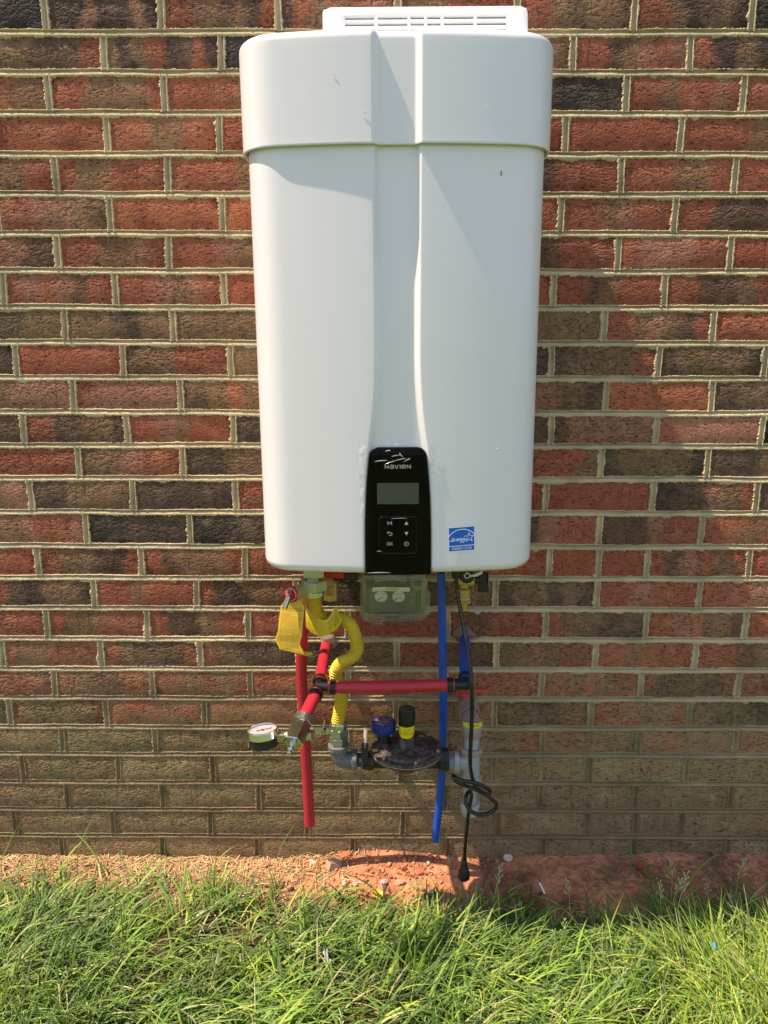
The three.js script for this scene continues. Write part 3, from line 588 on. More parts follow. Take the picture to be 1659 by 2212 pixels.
    for (const [a0, b0] of cols) for (const y0 of [-0.0100, -0.0012, 0.0076]) { const p = new THREE.Path(); p.moveTo(a0, y0); p.lineTo(a0, y0 + 0.0058); p.lineTo(b0, y0 + 0.0058); p.lineTo(b0, y0); p.closePath(); s.holes.push(p); }
    const plate = new THREE.ExtrudeGeometry(s, { depth: 0.006, bevelEnabled: true, bevelSize: 0.0015, bevelThickness: 0.0015, bevelSegments: 2, curveSegments: 8 }).rotateX(-0.16).translate(x0, TY + 0.0205, 0.238);
    part('vent_cover', [toCreasedNormals(plate, 0.5)], vinyl, heater);
    part('vent_sleeve', [box(w + 0.002, 0.004, 0.10, V(x0, TY + 0.045, 0.186), 0.002), box(0.004, h, 0.10, V(x0 - w / 2, TY + 0.02, 0.186), 0.002), box(0.004, h, 0.10, V(x0 + w / 2, TY + 0.02, 0.186), 0.002)], vinyl, heater);
    part('vent_backing', box(w - 0.006, h - 0.004, 0.004, V(x0, TY + 0.019, 0.205), 0.001), darkHollow, heater);
  }

  // control panel: a black glossy face let into the widened groove
  const rimY = (y) => { const t = clamp((y - (pTop - 0.011)) / 0.011); return -0.007 * t * t; };
  const edgeIn = (x, y) => { const k = clamp((Math.abs(x) / pHalf(y) - 0.965) / 0.035); return -0.0015 * k * k; };
  const panelHalf = (y) => { const c = 0.012, d = y - (pTop - c); return pHalf(y) - (d > 0 ? c - Math.sqrt(Math.max(0, c * c - d * d)) : 0); };
  const panelZ = (x, y) => front(x) + 0.0012 + rimY(y) + edgeIn(x, y);
  const face = canvasMap(512, 1000, (c, w, h) => {
    c.fillStyle = '#050506'; c.fillRect(0, 0, w, h);
    // panel is 0.1044 m wide over 512 px and 0.203 m tall over 1000 px
    const px = (m) => w / 2 + m / 0.1044 * w, py = (m) => (1 - m / 0.203) * h;
    c.strokeStyle = c.fillStyle = '#b3b09f'; c.lineCap = 'butt'; c.lineJoin = 'miter';
    c.textAlign = 'center'; c.textBaseline = 'middle';
    // maker's lettering, drawn letter by letter: N a v I e N
    { const H = 30, y = py(0.1735), x0 = px(-0.0203), Wd = px(0.0203) - x0; c.lineWidth = 6.2;
      const L = (pts) => { c.beginPath(); pts.forEach(([u, v], i) => (i ? c.lineTo : c.moveTo).call(c, x0 + u * Wd, y + (0.5 - v) * H)); c.stroke(); };
      L([[0.015, 0], [0.015, 1]]); L([[0.008, 0.93], [0.145, 0.07]]); L([[0.14, 0], [0.14, 1]]);
      c.beginPath(); c.ellipse(x0 + 0.265 * Wd, y + 0.19 * H, 0.062 * Wd, 0.27 * H, 0, 0, 7); c.stroke(); L([[0.335, 0], [0.335, 0.62]]);
      c.beginPath(); c.moveTo(x0 + 0.335 * Wd, y - 0.1 * H); c.quadraticCurveTo(x0 + 0.33 * Wd, y - 0.42 * H, x0 + 0.27 * Wd, y - 0.42 * H); c.lineTo(x0 + 0.215 * Wd, y - 0.42 * H); c.stroke();
      L([[0.385, 1], [0.455, 0.04], [0.525, 1]]); L([[0.59, 0], [0.59, 1]]);
      c.beginPath(); c.ellipse(x0 + 0.722 * Wd, y, 0.078 * Wd, 0.43 * H, 0, 0.75, 6.28); c.stroke(); L([[0.65, 0.46], [0.8, 0.46]]);
      L([[0.855, 0], [0.855, 1]]); L([[0.848, 0.93], [0.985, 0.07]]); L([[0.98, 0], [0.98, 1]]); }
    c.fillStyle = c.strokeStyle = '#c3c9c2'; c.lineWidth = 4.5;
    const X1 = px(-0.0132), X2 = px(0.0132), Y1 = py(0.0835), Y2 = py(0.0668), Y3 = py(0.0500);
    c.beginPath(); c.moveTo(X1 - 16, Y1 + 13); c.lineTo(X1 - 14, Y1 - 12); c.lineTo(X1, Y1 + 4); c.lineTo(X1 + 14, Y1 - 12); c.lineTo(X1 + 16, Y1 + 13); c.stroke();
    c.beginPath(); c.moveTo(X1 - 8, Y2 - 17); c.lineTo(X1 - 17, Y2 - 8); c.lineTo(X1 - 8, Y2 + 1); c.moveTo(X1 - 17, Y2 - 8); c.lineTo(X1 + 7, Y2 - 8); c.quadraticCurveTo(X1 + 18, Y2 - 6, X1 + 18, Y2 + 3); c.quadraticCurveTo(X1 + 17, Y2 + 14, X1 + 5, Y2 + 14); c.lineTo(X1 - 6, Y2 + 14); c.stroke();
    c.font = '36px sans-serif'; c.fillText('OK', X1, Y3);
    c.beginPath(); c.moveTo(X2, Y1 - 16); c.lineTo(X2 + 15, Y1 + 12); c.lineTo(X2 - 15, Y1 + 12); c.fill();
    c.beginPath(); c.moveTo(X2, Y2 + 16); c.lineTo(X2 + 15, Y2 - 12); c.lineTo(X2 - 15, Y2 - 12); c.fill();
    c.beginPath(); c.arc(X2, Y3, 16, -Math.PI / 2 + 0.55, 1.5 * Math.PI - 0.55); c.moveTo(X2, Y3 - 19); c.lineTo(X2, Y3 - 2); c.stroke();
  });
  const panelFace = sheet((u, v) => { const y = mix(pTop, 0.002, v), x = (u - 0.5) * 2 * panelHalf(y); return V(x, y, panelZ(x, y)); }, 40, 60);
  { const P = panelFace.attributes.position, U = panelFace.attributes.uv; for (let i = 0; i < P.count; i++) U.setXY(i, 0.5 + P.getX(i) / 0.1044, (P.getY(i) - 0.002) / 0.203); }
  // sides of the panel slab, back to the groove floor
  const panelEdge = sheet((u, v) => { const k = u * 2, left = k < 1; let y, x; if (left) { y = mix(0.002, pTop - 0.001, k); x = -panelHalf(y); } else { y = mix(pTop - 0.001, 0.002, k - 1); x = panelHalf(y); } return V(x, y, panelZ(x, y) - v * 0.011); }, 80, 2);
  const panelFoot = sheet((u, v) => { const x = (u - 0.5) * 2 * pHalf(0), t = v * Math.PI / 2; return V(x, 0.002 - 0.004 * Math.sin(t), front(x) + 0.0012 - 0.02 * (1 - Math.cos(t))); }, 20, 6);
  { const U = panelEdge.attributes.uv; for (let i = 0; i < U.count; i++) U.setXY(i, 0.02, 0.5); const U2 = panelFoot.attributes.uv; for (let i = 0; i < U2.count; i++) U2.setXY(i, 0.02, 0.01); }
  const panel = part('control_panel', [panelFace, panelEdge, panelFoot], mat(0xffffff, 0.08, 0, { map: face, clearcoat: 0.0001, specularIntensity: 0.12 }), heater);
  const patch = (x0, x1, y0, y1, lift, nu = 8, nv = 4) => sheet((u, v) => { const x = mix(x0, x1, u), y = mix(y1, y0, v); return V(x, y, panelZ(x, y) + lift); }, nu, nv, 0.0005);
  part('display', patch(-0.0325, 0.0325, 0.1165, 0.1500, 0.0007, 10, 4), mat(lin(0.055, 0.062, 0.058), 0.22), panel);
  { // raised border of the key field
    const pts = [], r = 0.005, x1 = 0.0295, y0 = 0.0365, y1 = 0.0955;
    for (const [cx, cy, a0] of [[x1 - r, y1 - r, 0], [-x1 + r, y1 - r, 1], [-x1 + r, y0 + r, 2], [x1 - r, y0 + r, 3]]) for (let i = 0; i <= 4; i++) { const t = (a0 + i / 4) * Math.PI / 2; const x = cx + Math.cos(t) * r, y = cy + Math.sin(t) * r; pts.push(V(x, y, panelZ(x, y) + 0.0002)); }
    pts.push(pts[0].clone());
    part('key_border', tube(pts, 0.00055, 160, 6, false), mat(lin(0.012, 0.012, 0.014), 0.12), panel);
  }
  // protective film, loose and wrinkled over the top of the panel
  {
    const ridges = [[-0.036, 0.1845, -0.017, 0.1862, 0.0013], [-0.021, 0.1800, -0.004, 0.1850, 0.0013], [-0.004, 0.1850, 0.012, 0.1880, 0.0013], [0.008, 0.1830, 0.020, 0.1890, 0.0009], [-0.004, 0.1975, 0.002, 0.1925, 0.0018], [0.002, 0.1925, 0.009, 0.1905, 0.0012], [-0.018, 0.199, -0.010, 0.201, 0.001]];
    const film = sheet((u, v) => {
      const x = mix(-0.0580, 0.0545, u) + 0.0008 * Math.sin(v * 19), y = mix(0.2125, 0.003, v), ax = Math.abs(x);
      let z = Math.max(panelZ(clamp(x, -panelHalf(Math.min(y, pTop - 0.002)), panelHalf(Math.min(y, pTop - 0.002))), Math.min(y, pTop)), front(x) - (y > pTop ? 0.004 : 0)) + 0.0012;
      for (const [xa, ya, xb, yb, amp] of ridges) { const dx = xb - xa, dy = yb - ya, t = clamp(((x - xa) * dx + (y - ya) * dy) / (dx * dx + dy * dy)), d = Math.hypot(x - xa - t * dx, y - ya - t * dy); z += amp * 1.7 * Math.exp(-((d / 0.0014) ** 2)) * Math.sin(Math.PI * clamp(t * 0.9 + 0.05)); }
      const loose = smooth(0.040, 0.052, ax) * (x < 0 ? 1 : smooth(0.13, 0.17, y)) + 0.5 * smooth(0.200, 0.208, y);
      z += loose * 0.0042 * (fbm(x * 170 + 9, y * 130, 3) - 0.35);
      return V(x, y, z);
    }, 110, 200);
    const filmPart = part('protective_film', film, mat(0xffffff, 0.08, 0, { transmission: 1, thickness: 0, ior: 1.16 }), heater, 'clear wrinkled film over the control panel');
    const filmEdge = (x0, x1, y0, y1, sd) => sheet((u, v) => { const y = mix(y1, y0, v), wav = 0.0035 * (fbm(y * 90 + sd, sd, 3) - 0.5), x = mix(x0, x1, u) + wav * (x0 < 0 ? u : 1 - u); return V(x, y, front(x) + 0.0016 + 0.0025 * Math.max(0, fbm(x * 160 + sd, y * 110, 3) - 0.42)); }, 14, 60);
    const edgeMat = mat(lin(0.9, 0.92, 0.92), 0.14, 0, { transmission: 0.55, thickness: 0, ior: 1.6 });
    part('film_edge', filmEdge(-0.0595, -0.0520, 0.095, 0.212, 3), edgeMat, filmPart);
    part('film_edge', filmEdge(0.0490, 0.0565, 0.158, 0.212, 8), edgeMat, filmPart);
    const creaseMat = mat(lin(0.85, 0.87, 0.88), 0.12, 0, { transmission: 0.72, thickness: 0, ior: 1.8 });
    for (const [xa, ya, xb, yb, w] of [[-0.036, 0.1840, -0.016, 0.1856, 0.0012], [-0.0215, 0.1790, -0.002, 0.1858, 0.0011], [-0.002, 0.1858, 0.0125, 0.1885, 0.0013], [0.0085, 0.1828, 0.0195, 0.1890, 0.0010], [-0.010, 0.1915, 0.003, 0.1938, 0.0011], [0.003, 0.1975, 0.0035, 0.1935, 0.0022], [0.0035, 0.1938, 0.0085, 0.1905, 0.0014], [-0.019, 0.1995, -0.011, 0.2010, 0.0012], [-0.034, 0.0405, -0.026, 0.0400, 0.0006], [-0.011, 0.0935, 0.014, 0.0938, 0.0005], [-0.050, 0.0045, -0.012, 0.0050, 0.0012], [-0.0545, 0.1980, -0.0475, 0.2070, 0.0016], [-0.0530, 0.1850, -0.0465, 0.1950, 0.0014], [-0.0545, 0.1600, -0.0500, 0.1720, 0.0010], [-0.0545, 0.1330, -0.0510, 0.1450, 0.0009], [0.0455, 0.1980, 0.0510, 0.1900, 0.0016], [0.0475, 0.1880, 0.0500, 0.1760, 0.0018], [-0.006, 0.2085, 0.004, 0.2110, 0.0015]]) {
      const pts = [0, 0.25, 0.5, 0.75, 1].map((t) => { const x = mix(xa, xb, t), y = mix(ya, yb, t) + 0.0006 * Math.sin(t * 3.14); return V(x, y, Math.max(panelZ(x, Math.min(y, pTop - 0.004)), Math.abs(x) > panelHalf(Math.min(y, pTop)) ? front(x) : 0) + 0.0024); });
      part('crease', tube(pts, (s, L, t) => 0.0001 + w * 0.46 * Math.pow(Math.sin(Math.PI * clamp(t, 0.02, 0.98)), 0.8) * (0.7 + 0.5 * noise(t * 9 + xa * 999, 3)), 24, 8), creaseMat, filmPart);
    }
  }
  // efficiency sticker
  {
    const art = canvasMap(512, 512, (c, w, h) => {
      c.fillStyle = '#f4f4f4'; c.fillRect(0, 0, w, h); c.fillStyle = '#0f60c4'; c.fillRect(14, 14, w - 28, h - 28);
      c.strokeStyle = '#eef2fa'; c.fillStyle = '#eef2fa'; c.lineWidth = 15; c.lineJoin = 'miter';
      c.beginPath(); c.arc(w / 2 + 4, 352, 296, Math.PI + 0.56, 2 * Math.PI - 0.56); c.stroke();
      c.fillRect(14, 388, w - 28, 13);
      c.font = '72px sans-serif'; c.textAlign = 'center'; c.textBaseline = 'middle'; c.save(); c.translate(w / 2, 450); c.scale(0.86, 1); c.fillText('ENERGY STAR', 0, 0); c.restore();
      c.lineWidth = 11; const sx = 398, sy = 232, star = []; for (let i = 0; i < 10; i++) { const t = -Math.PI / 2 + i * Math.PI / 5, r = i & 1 ? 38 : 96; star.push([sx + Math.cos(t) * r, sy + Math.sin(t) * r]); }
      c.beginPath(); c.moveTo(300, star[8][1] - 0); c.lineTo(...star[9]); for (const q of [0, 1, 2, 3, 4, 5, 6, 7]) c.lineTo(...star[q]); c.stroke();
      c.lineWidth = 9; c.lineCap = 'round'; c.lineJoin = 'round'; c.beginPath(); c.moveTo(18, 288);
      c.lineTo(46, 288); c.bezierCurveTo(90, 280, 116, 250, 108, 228); c.bezierCurveTo(96, 212, 62, 250, 58, 280); c.bezierCurveTo(60, 312, 100, 296, 122, 262);
      c.lineTo(114, 292); c.bezierCurveTo(126, 262, 150, 250, 150, 266); c.bezierCurveTo(146, 286, 152, 290, 168, 276); c.bezierCurveTo(192, 262, 196, 240, 182, 240); c.bezierCurveTo(162, 248, 156, 290, 180, 288);
      c.bezierCurveTo(204, 280, 210, 256, 216, 246); c.lineTo(206, 280); c.bezierCurveTo(214, 254, 230, 240, 244, 244); c.bezierCurveTo(228, 246, 226, 276, 244, 272); c.bezierCurveTo(260, 268, 264, 246, 268, 240);
      c.bezierCurveTo(262, 280, 252, 330, 232, 326); c.bezierCurveTo(224, 310, 256, 286, 276, 272); c.lineTo(284, 240); c.bezierCurveTo(276, 276, 296, 268, 314, 236); c.bezierCurveTo(306, 280, 294, 336, 276, 330); c.bezierCurveTo(270, 314, 330, 268, 386, 238); c.stroke();
    });
    const g = sheet((u, v) => { const a = 0.028, x = 0.1010 + (u - 0.5) * 0.0430 + (0.5 - v) * -0.0010, y = 0.0580 + (0.5 - v) * 0.0405 + (u - 0.5) * 0.0022; return V(x, y, front(x) + 0.0009); }, 12, 6);
    part('sticker', g, mat(0xffffff, 0.35, 0, { map: art }), heater, 'blue and white energy sticker');
  }
  // bits of fluff and a seed stuck to the casing
  for (const [x, y, s, dark] of [[-0.088, 0.727, 0.004, 0], [-0.046, 0.676, 0.006, 0], [0.127, 0.684, 0.003, 0], [0.150, 0.600, 0.006, 1], [0.155, 0.20, 0.002, 0]]) {
    const on = y > CY ? O : 0, p = [0, 0.35, 0.7, 1].map((t) => V(x + s * (t - 0.5) * (dark ? 0.1 : 1), y + s * (dark ? t - 0.5 : 0.5 * Math.sin(t * 4)), front(x) + on + 0.0008 + 0.001 * Math.sin(t * 3)));
    part('fluff', tube(p, dark ? 0.0006 : 0.0004, 10, 5), dark ? mat(lin(0.16, 0.12, 0.05), 0.8) : mat(lin(0.8, 0.78, 0.7), 0.8), heater);
  }
  // floor plate just inside the bottom edge, dark from below
  part('floor_plate', box(0.40, 0.004, 0.24, V(0, 0.006, 0.15), 0.001), mat(lin(0.32, 0.33, 0.33), 0.6, 0.3), heater);
  // wall bracket behind
  for (const y of [0.70, 0.06]) part('wall_bracket', box(0.36, 0.045, 0.018, V(0, y, 0.0115), 0.002), steelGrey, heater);
}

// ---------------------------------------------------------------- pipes, valves and fittings under the heater
const dusted = (dark, dust, amount, scale = 60) => dataMap(256, 256, (i, j) => { const n = smooth(amount - 0.18, amount + 0.18, fbm(i * 0.045 + 3, j * 0.045 + 8, 5)), f = 0.85 + 0.3 * noise(i * 0.4, j * 0.4); return [0, 1, 2].map((q) => mix(dark[q], dust[q], n) * f); });
const DUST = [0.30, 0.165, 0.11];
const grime = dataMap(256, 256, (i, j) => 0.62 + 0.38 * fbm(i * 0.05, j * 0.05, 4) + 0.1 * (noise(i * 0.4, j * 0.4) - 0.5), false);
const castBump = dataMap(128, 128, (i, j) => noise(i * 0.5, j * 0.5) * 0.5 + fbm(i * 0.1, j * 0.1, 3) * 0.5, false);
const uvTop = (g, s = 13) => { const P = g.attributes.position, U = g.attributes.uv; for (let i = 0; i < P.count; i++) U.setXY(i, P.getX(i) * s, (P.getZ(i) + P.getY(i) * 0.6) * s); return g; };
const redPex = mat(lin(0.46, 0.022, 0.040), 0.34), bluePex = mat(lin(0.012, 0.085, 0.46), 0.33), black = mat(lin(0.012, 0.012, 0.012), 0.32), blackDull = mat(lin(0.02, 0.02, 0.021), 0.55);
const steel = mat(lin(0.62, 0.62, 0.60), 0.24, 0.95, { roughnessMap: grime }), chrome = mat(lin(0.72, 0.72, 0.70), 0.12, 1), zinc = mat(lin(0.50, 0.52, 0.44), 0.34, 0.9, { bumpMap: castBump, bumpScale: 0.0002 });
const brass = mat(lin(0.52, 0.36, 0.13), 0.36, 0.85, { bumpMap: castBump, bumpScale: 0.0003 }), brassPale = mat(lin(0.50, 0.38, 0.22), 0.5, 0.4, { bumpMap: castBump, bumpScale: 0.0004 });
const greyPaint = mat(0xffffff, 0.32, 0, { map: dusted([0.36, 0.375, 0.39], DUST, 0.74), bumpMap: castBump, bumpScale: 0.0004 });
const greyDark = mat(0xffffff, 0.42, 0, { map: dusted([0.12, 0.13, 0.145], DUST, 0.74), bumpMap: castBump, bumpScale: 0.0004 });
const dustyGrey = mat(0xffffff, 0.85, 0, { map: dusted([0.24, 0.21, 0.20], [0.34, 0.20, 0.155], 0.46), bumpMap: castBump, bumpScale: 0.0006 });
const castBlack = mat(0xffffff, 0.45, 0, { map: dusted([0.013, 0.013, 0.013], [0.10, 0.06, 0.045], 0.72), bumpMap: castBump, bumpScale: 0.0005 });
const castDust = mat(0xffffff, 0.5, 0, { map: dusted([0.030, 0.026, 0.024], [0.115, 0.080, 0.064], 0.52), bumpMap: castBump, bumpScale: 0.0007 });
const yellowVinyl = mat(lin(0.62, 0.44, 0.022), 0.38), tagMat = (map) => mat(0xffffff, 0.55, 0, { map });
const clear = mat(lin(0.97, 0.98, 0.97), 0.06, 0, { transmission: 1, thickness: 0, ior: 1.5 });
const clearRough = mat(lin(0.90, 0.90, 0.86), 0.18, 0, { transmission: 0.9, thickness: 0, ior: 1.5 });
const redPlastic = mat(lin(0.50, 0.035, 0.014), 0.45), screwMat = mat(lin(0.45, 0.42, 0.34), 0.4, 0.9);
const X = V(1, 0, 0), Y = V(0, 1, 0), Z = V(0, 0, 1), DOWN = V(0, -1, 0);
const between = (a, b, t) => a.clone().lerp(b, t);
// threads: a rod whose surface steps in and out
const threads = (a, b, r, n) => { const d = b.clone().sub(a), L = d.length(), p = [[0, 0]]; for (let i = 0; i < n; i++) p.push([r, L * (i + 0.1) / n], [r * 0.93, L * (i + 0.6) / n]); p.push([r * 0.95, L], [0, L]); return turned(a, d, p, 20); };


// --- upright red pipe, held by a wall clip
{
  const pts = [at(659, 1300, 0.075), at(655, 1350, 0.065), at(651, 1430, 0.055), at(655, 1530, 0.05), at(662, 1650, 0.048), at(669, 1781, 0.05)];
  const t = thing('red_pipe', 'upright red plastic pipe hanging open-ended at the left, behind the yellow tag', 'pipe', [pts[5].x, pts[5].y, pts[5].z]);
  part('tubing', tube(pts, 0.0111, 140, 28, false), redPex, t);
  part('bore', [turned(pts[5].clone().add(V(0, 0.0005, 0)), V(-0.05, 1, 0), [[0.0111, 0], [0.0085, 0], [0.0085, 0.02], [0, 0.02]], 28)], mat(lin(0.30, 0.02, 0.03), 0.6), t);
  part('crimp_ring', turned(at(659.5, 1309, 0.074), V(-0.02, -1, 0), [[0.0112, 0], [0.0128, 0], [0.0128, 0.010], [0.0112, 0.010]], 28), black, t);
  // faint printed line of marks down the pipe
  const curve = new THREE.CatmullRomCurve3(pts), marks = [], r = rng(3);
  for (let i = 0; i < 70; i++) { const u = 0.28 + 0.68 * (i + r() * 0.5) / 70; if (r() < 0.35) continue; const p = curve.getPointAt(u); marks.push(box(0.0035 * (0.5 + r()), 0.0022, 0.0004, V(p.x + 0.001, p.y, p.z + 0.0110), 0.0001)); }
  part('print', marks, mat(lin(0.09, 0.012, 0.014), 0.6), t);
}
{
  const c = at(666, 1585, 0.05), e = at(687, 1579, 0.028), t = thing('pipe_clip', 'zinc pipe clip with one screw fixing the upright red pipe to the bricks', 'pipe clip', [c.x, c.y, 0.03]);
  const b = []; for (let i = 0; i <= 14; i++) { const a = -0.5 + i / 14 * 3.3; b.push(V(c.x + Math.cos(a) * 0.0122, c.y, c.z - 0.001 + Math.sin(a) * 0.0122)); }
  part('strap', sheet((u, v) => { const p = new THREE.CatmullRomCurve3(b).getPoint(u); return V(p.x, c.y + (0.5 - v) * 0.016, p.z); }, 30, 2, 0.001), steel, t);
  part('tab', [box(0.026, 0.016, 0.0012, V(c.x + 0.0235, c.y + 0.003, 0.045), 0.0005), turned(V(c.x + 0.036, c.y + 0.003, 0.0444), Z, [[0, 0], [0.008, 0], [0.008, 0.0012], [0, 0.0012]], 24)], steel, t);
  part('screw', [turned(V(c.x + 0.030, c.y + 0.003, 0.0455), Z, [[0.004, 0], [0.004, 0.001], [0.0025, 0.0022], [0, 0.0022]], 16), rod(V(c.x + 0.030, c.y + 0.003, -0.01), V(c.x + 0.030, c.y + 0.003, 0.0455), 0.002, 8), box(0.0045, 0.0008, 0.0006, V(c.x + 0.030, c.y + 0.003, 0.0477), 0.0001), box(0.0008, 0.0045, 0.0006, V(c.x + 0.030, c.y + 0.003, 0.0478), 0.0001)], screwMat, t);
}
// --- upright blue pipe
{
  const pts = [at(953, 1236, 0.085), at(956, 1400, 0.08), at(957, 1560, 0.075), at(953, 1690, 0.068), at(940, 1815, 0.062)];
  const t = thing('blue_pipe', 'long upright bright blue plastic pipe running from the heater almost to the ground', 'pipe', [pts[4].x, pts[4].y, pts[4].z]);
  part('tubing', tube(pts, 0.0080, 140, 24, false), bluePex, t);
  part('bore', turned(pts[4].clone(), V(0.12, 1, 0), [[0.0080, 0], [0.006, 0], [0.006, 0.02], [0, 0.02]], 24), mat(lin(0.01, 0.03, 0.2), 0.6), t);
}
// --- red and blue loop out of the wall with its tee, elbow and crimp rings
{
  const W0 = at(706, 1385, -0.02), T = at(689, 1484, 0.21), H = at(652, 1560, 0.305), E0 = at(1006, 1479, 0.212), B0 = at(1003, 1368, -0.02);
  const t = thing('pipe_loop', 'red and blue plastic pipe loop standing out of the wall with black tee and elbow', 'pipework', [T.x, T.y, 0]);
  const R = 0.0111, towards = (a, b, d) => a.clone().addScaledVector(b.clone().sub(a).normalize(), d);
  part('red_stub', tube([W0, towards(T, W0, 0.016)], R, 20, 28), redPex, t);
  part('red_branch', tube([towards(T, H, 0.016), between(T, H, 0.55).add(V(0.001, 0.001, 0)), H], R, 24, 28), redPex, t);
  const Rt = T.clone().add(V(0.017, -0.0005, 0)), Re = E0.clone().add(V(-0.019, -0.0005, 0));
  const bar = part('cross_pipe', tube([Rt, between(Rt, Re, 0.5).add(V(0, -0.0015, 0)), Re], R, 40, 28), redPex, t);
  const lettering = canvasMap(1024, 64, (c, w, h) => { c.fillStyle = '#b42938'; c.fillRect(0, 0, w, h); c.fillStyle = '#2e060a'; c.font = 'bold 46px sans-serif'; c.textBaseline = 'middle'; c.fillText('1151  SharkBite (R) 3/4    SDR9 PEX 5306', 6, h / 2 + 2); });
  part('print', sheet((u, v) => { const x = mix(Rt.x, Re.x, 0.50 + 0.46 * u), t2 = (x - Rt.x) / (Re.x - Rt.x), y = mix(Rt.y, Re.y, t2) - 0.0015 * (1 - (2 * t2 - 1) ** 2), z = mix(Rt.z, Re.z, t2), an = -0.24 + (0.5 - v) * 0.46; return V(x, y + Math.sin(an) * (R + 0.0005), z + Math.cos(an) * (R + 0.0005)); }, 40, 4), mat(0xffffff, 0.34, 0, { map: lettering }), bar);
  part('blue_stub', tube([B0, towards(E0, B0, 0.014)], R, 20, 28), bluePex, t);
  const dB = B0.clone().sub(E0).normalize(), dW = W0.clone().sub(T).normalize(), dH = H.clone().sub(T).normalize();
  // fittings
  part('tee', [rod(T.clone().addScaledVector(dW, 0.020), T.clone().addScaledVector(dH, 0.020), 0.0088), rod(T, T.clone().add(V(0.020, 0, 0)), 0.0088), turned(T.clone().addScaledVector(dW, 0.015), dW, [[0, 0], [0.0118, 0], [0.0118, 0.003], [0, 0.003]]), turned(T.clone().addScaledVector(dH, 0.0125), dH, [[0, 0], [0.0118, 0], [0.0118, 0.003], [0, 0.003]]), box(0.010, 0.016, 0.010, T.clone(), 0.003)], black, t);
  part('elbow', [rod(E0.clone().add(V(-0.024, 0, 0)), E0, 0.0098), new THREE.SphereGeometry(0.0102, 20, 14).translate(E0.x, E0.y, E0.z), rod(E0, E0.clone().addScaledVector(dB, 0.016), 0.0098), turned(E0.clone().add(V(-0.018, 0, 0)), V(-1, 0, 0), [[0, 0], [0.0116, 0], [0.0116, 0.002], [0, 0.002]])], black, t);
  const ring = (p, d) => turned(p, d, [[R * 0.98, 0], [0.0130, 0], [0.0134, 0.0006], [0.0134, 0.0094], [0.0130, 0.010], [R * 0.98, 0.010]], 32);
  for (const [p, d] of [[T.clone().addScaledVector(dW, 0.022), dW], [T.clone().addScaledVector(dH, 0.021), dH], [Rt.clone().add(V(0.003, 0, 0)), X], [Re.clone().add(V(-0.014, 0, 0)), X], [E0.clone().addScaledVector(dB, 0.019), dB], [towards(H, T, 0.012), dH]]) part('crimp_ring', ring(p, d), mat(lin(0.03, 0.029, 0.027), 0.34, 0.5), t);
  // sealant at the wall
  const blob = (c, s, seed) => { const g = stoneGeometry(seed, s, s * 0.9, 0.014, 3, 0.55); return g.translate(c.x, c.y, 0.001); };
  part('sealant', blob(at(706, 1383, 0), 0.021, 71), mat(lin(0.62, 0.46, 0.42), 0.15, 0, { transmission: 0.7, thickness: 0 }), t, 'clear shiny sealant round the red stub');
  part('sealant', [blob(at(1003, 1370, 0), 0.025, 72)], mat(lin(0.24, 0.12, 0.08), 0.5, 0, { transmission: 0.2, thickness: 0 }), t, 'brown dirty sealant ring round the blue stub');
}
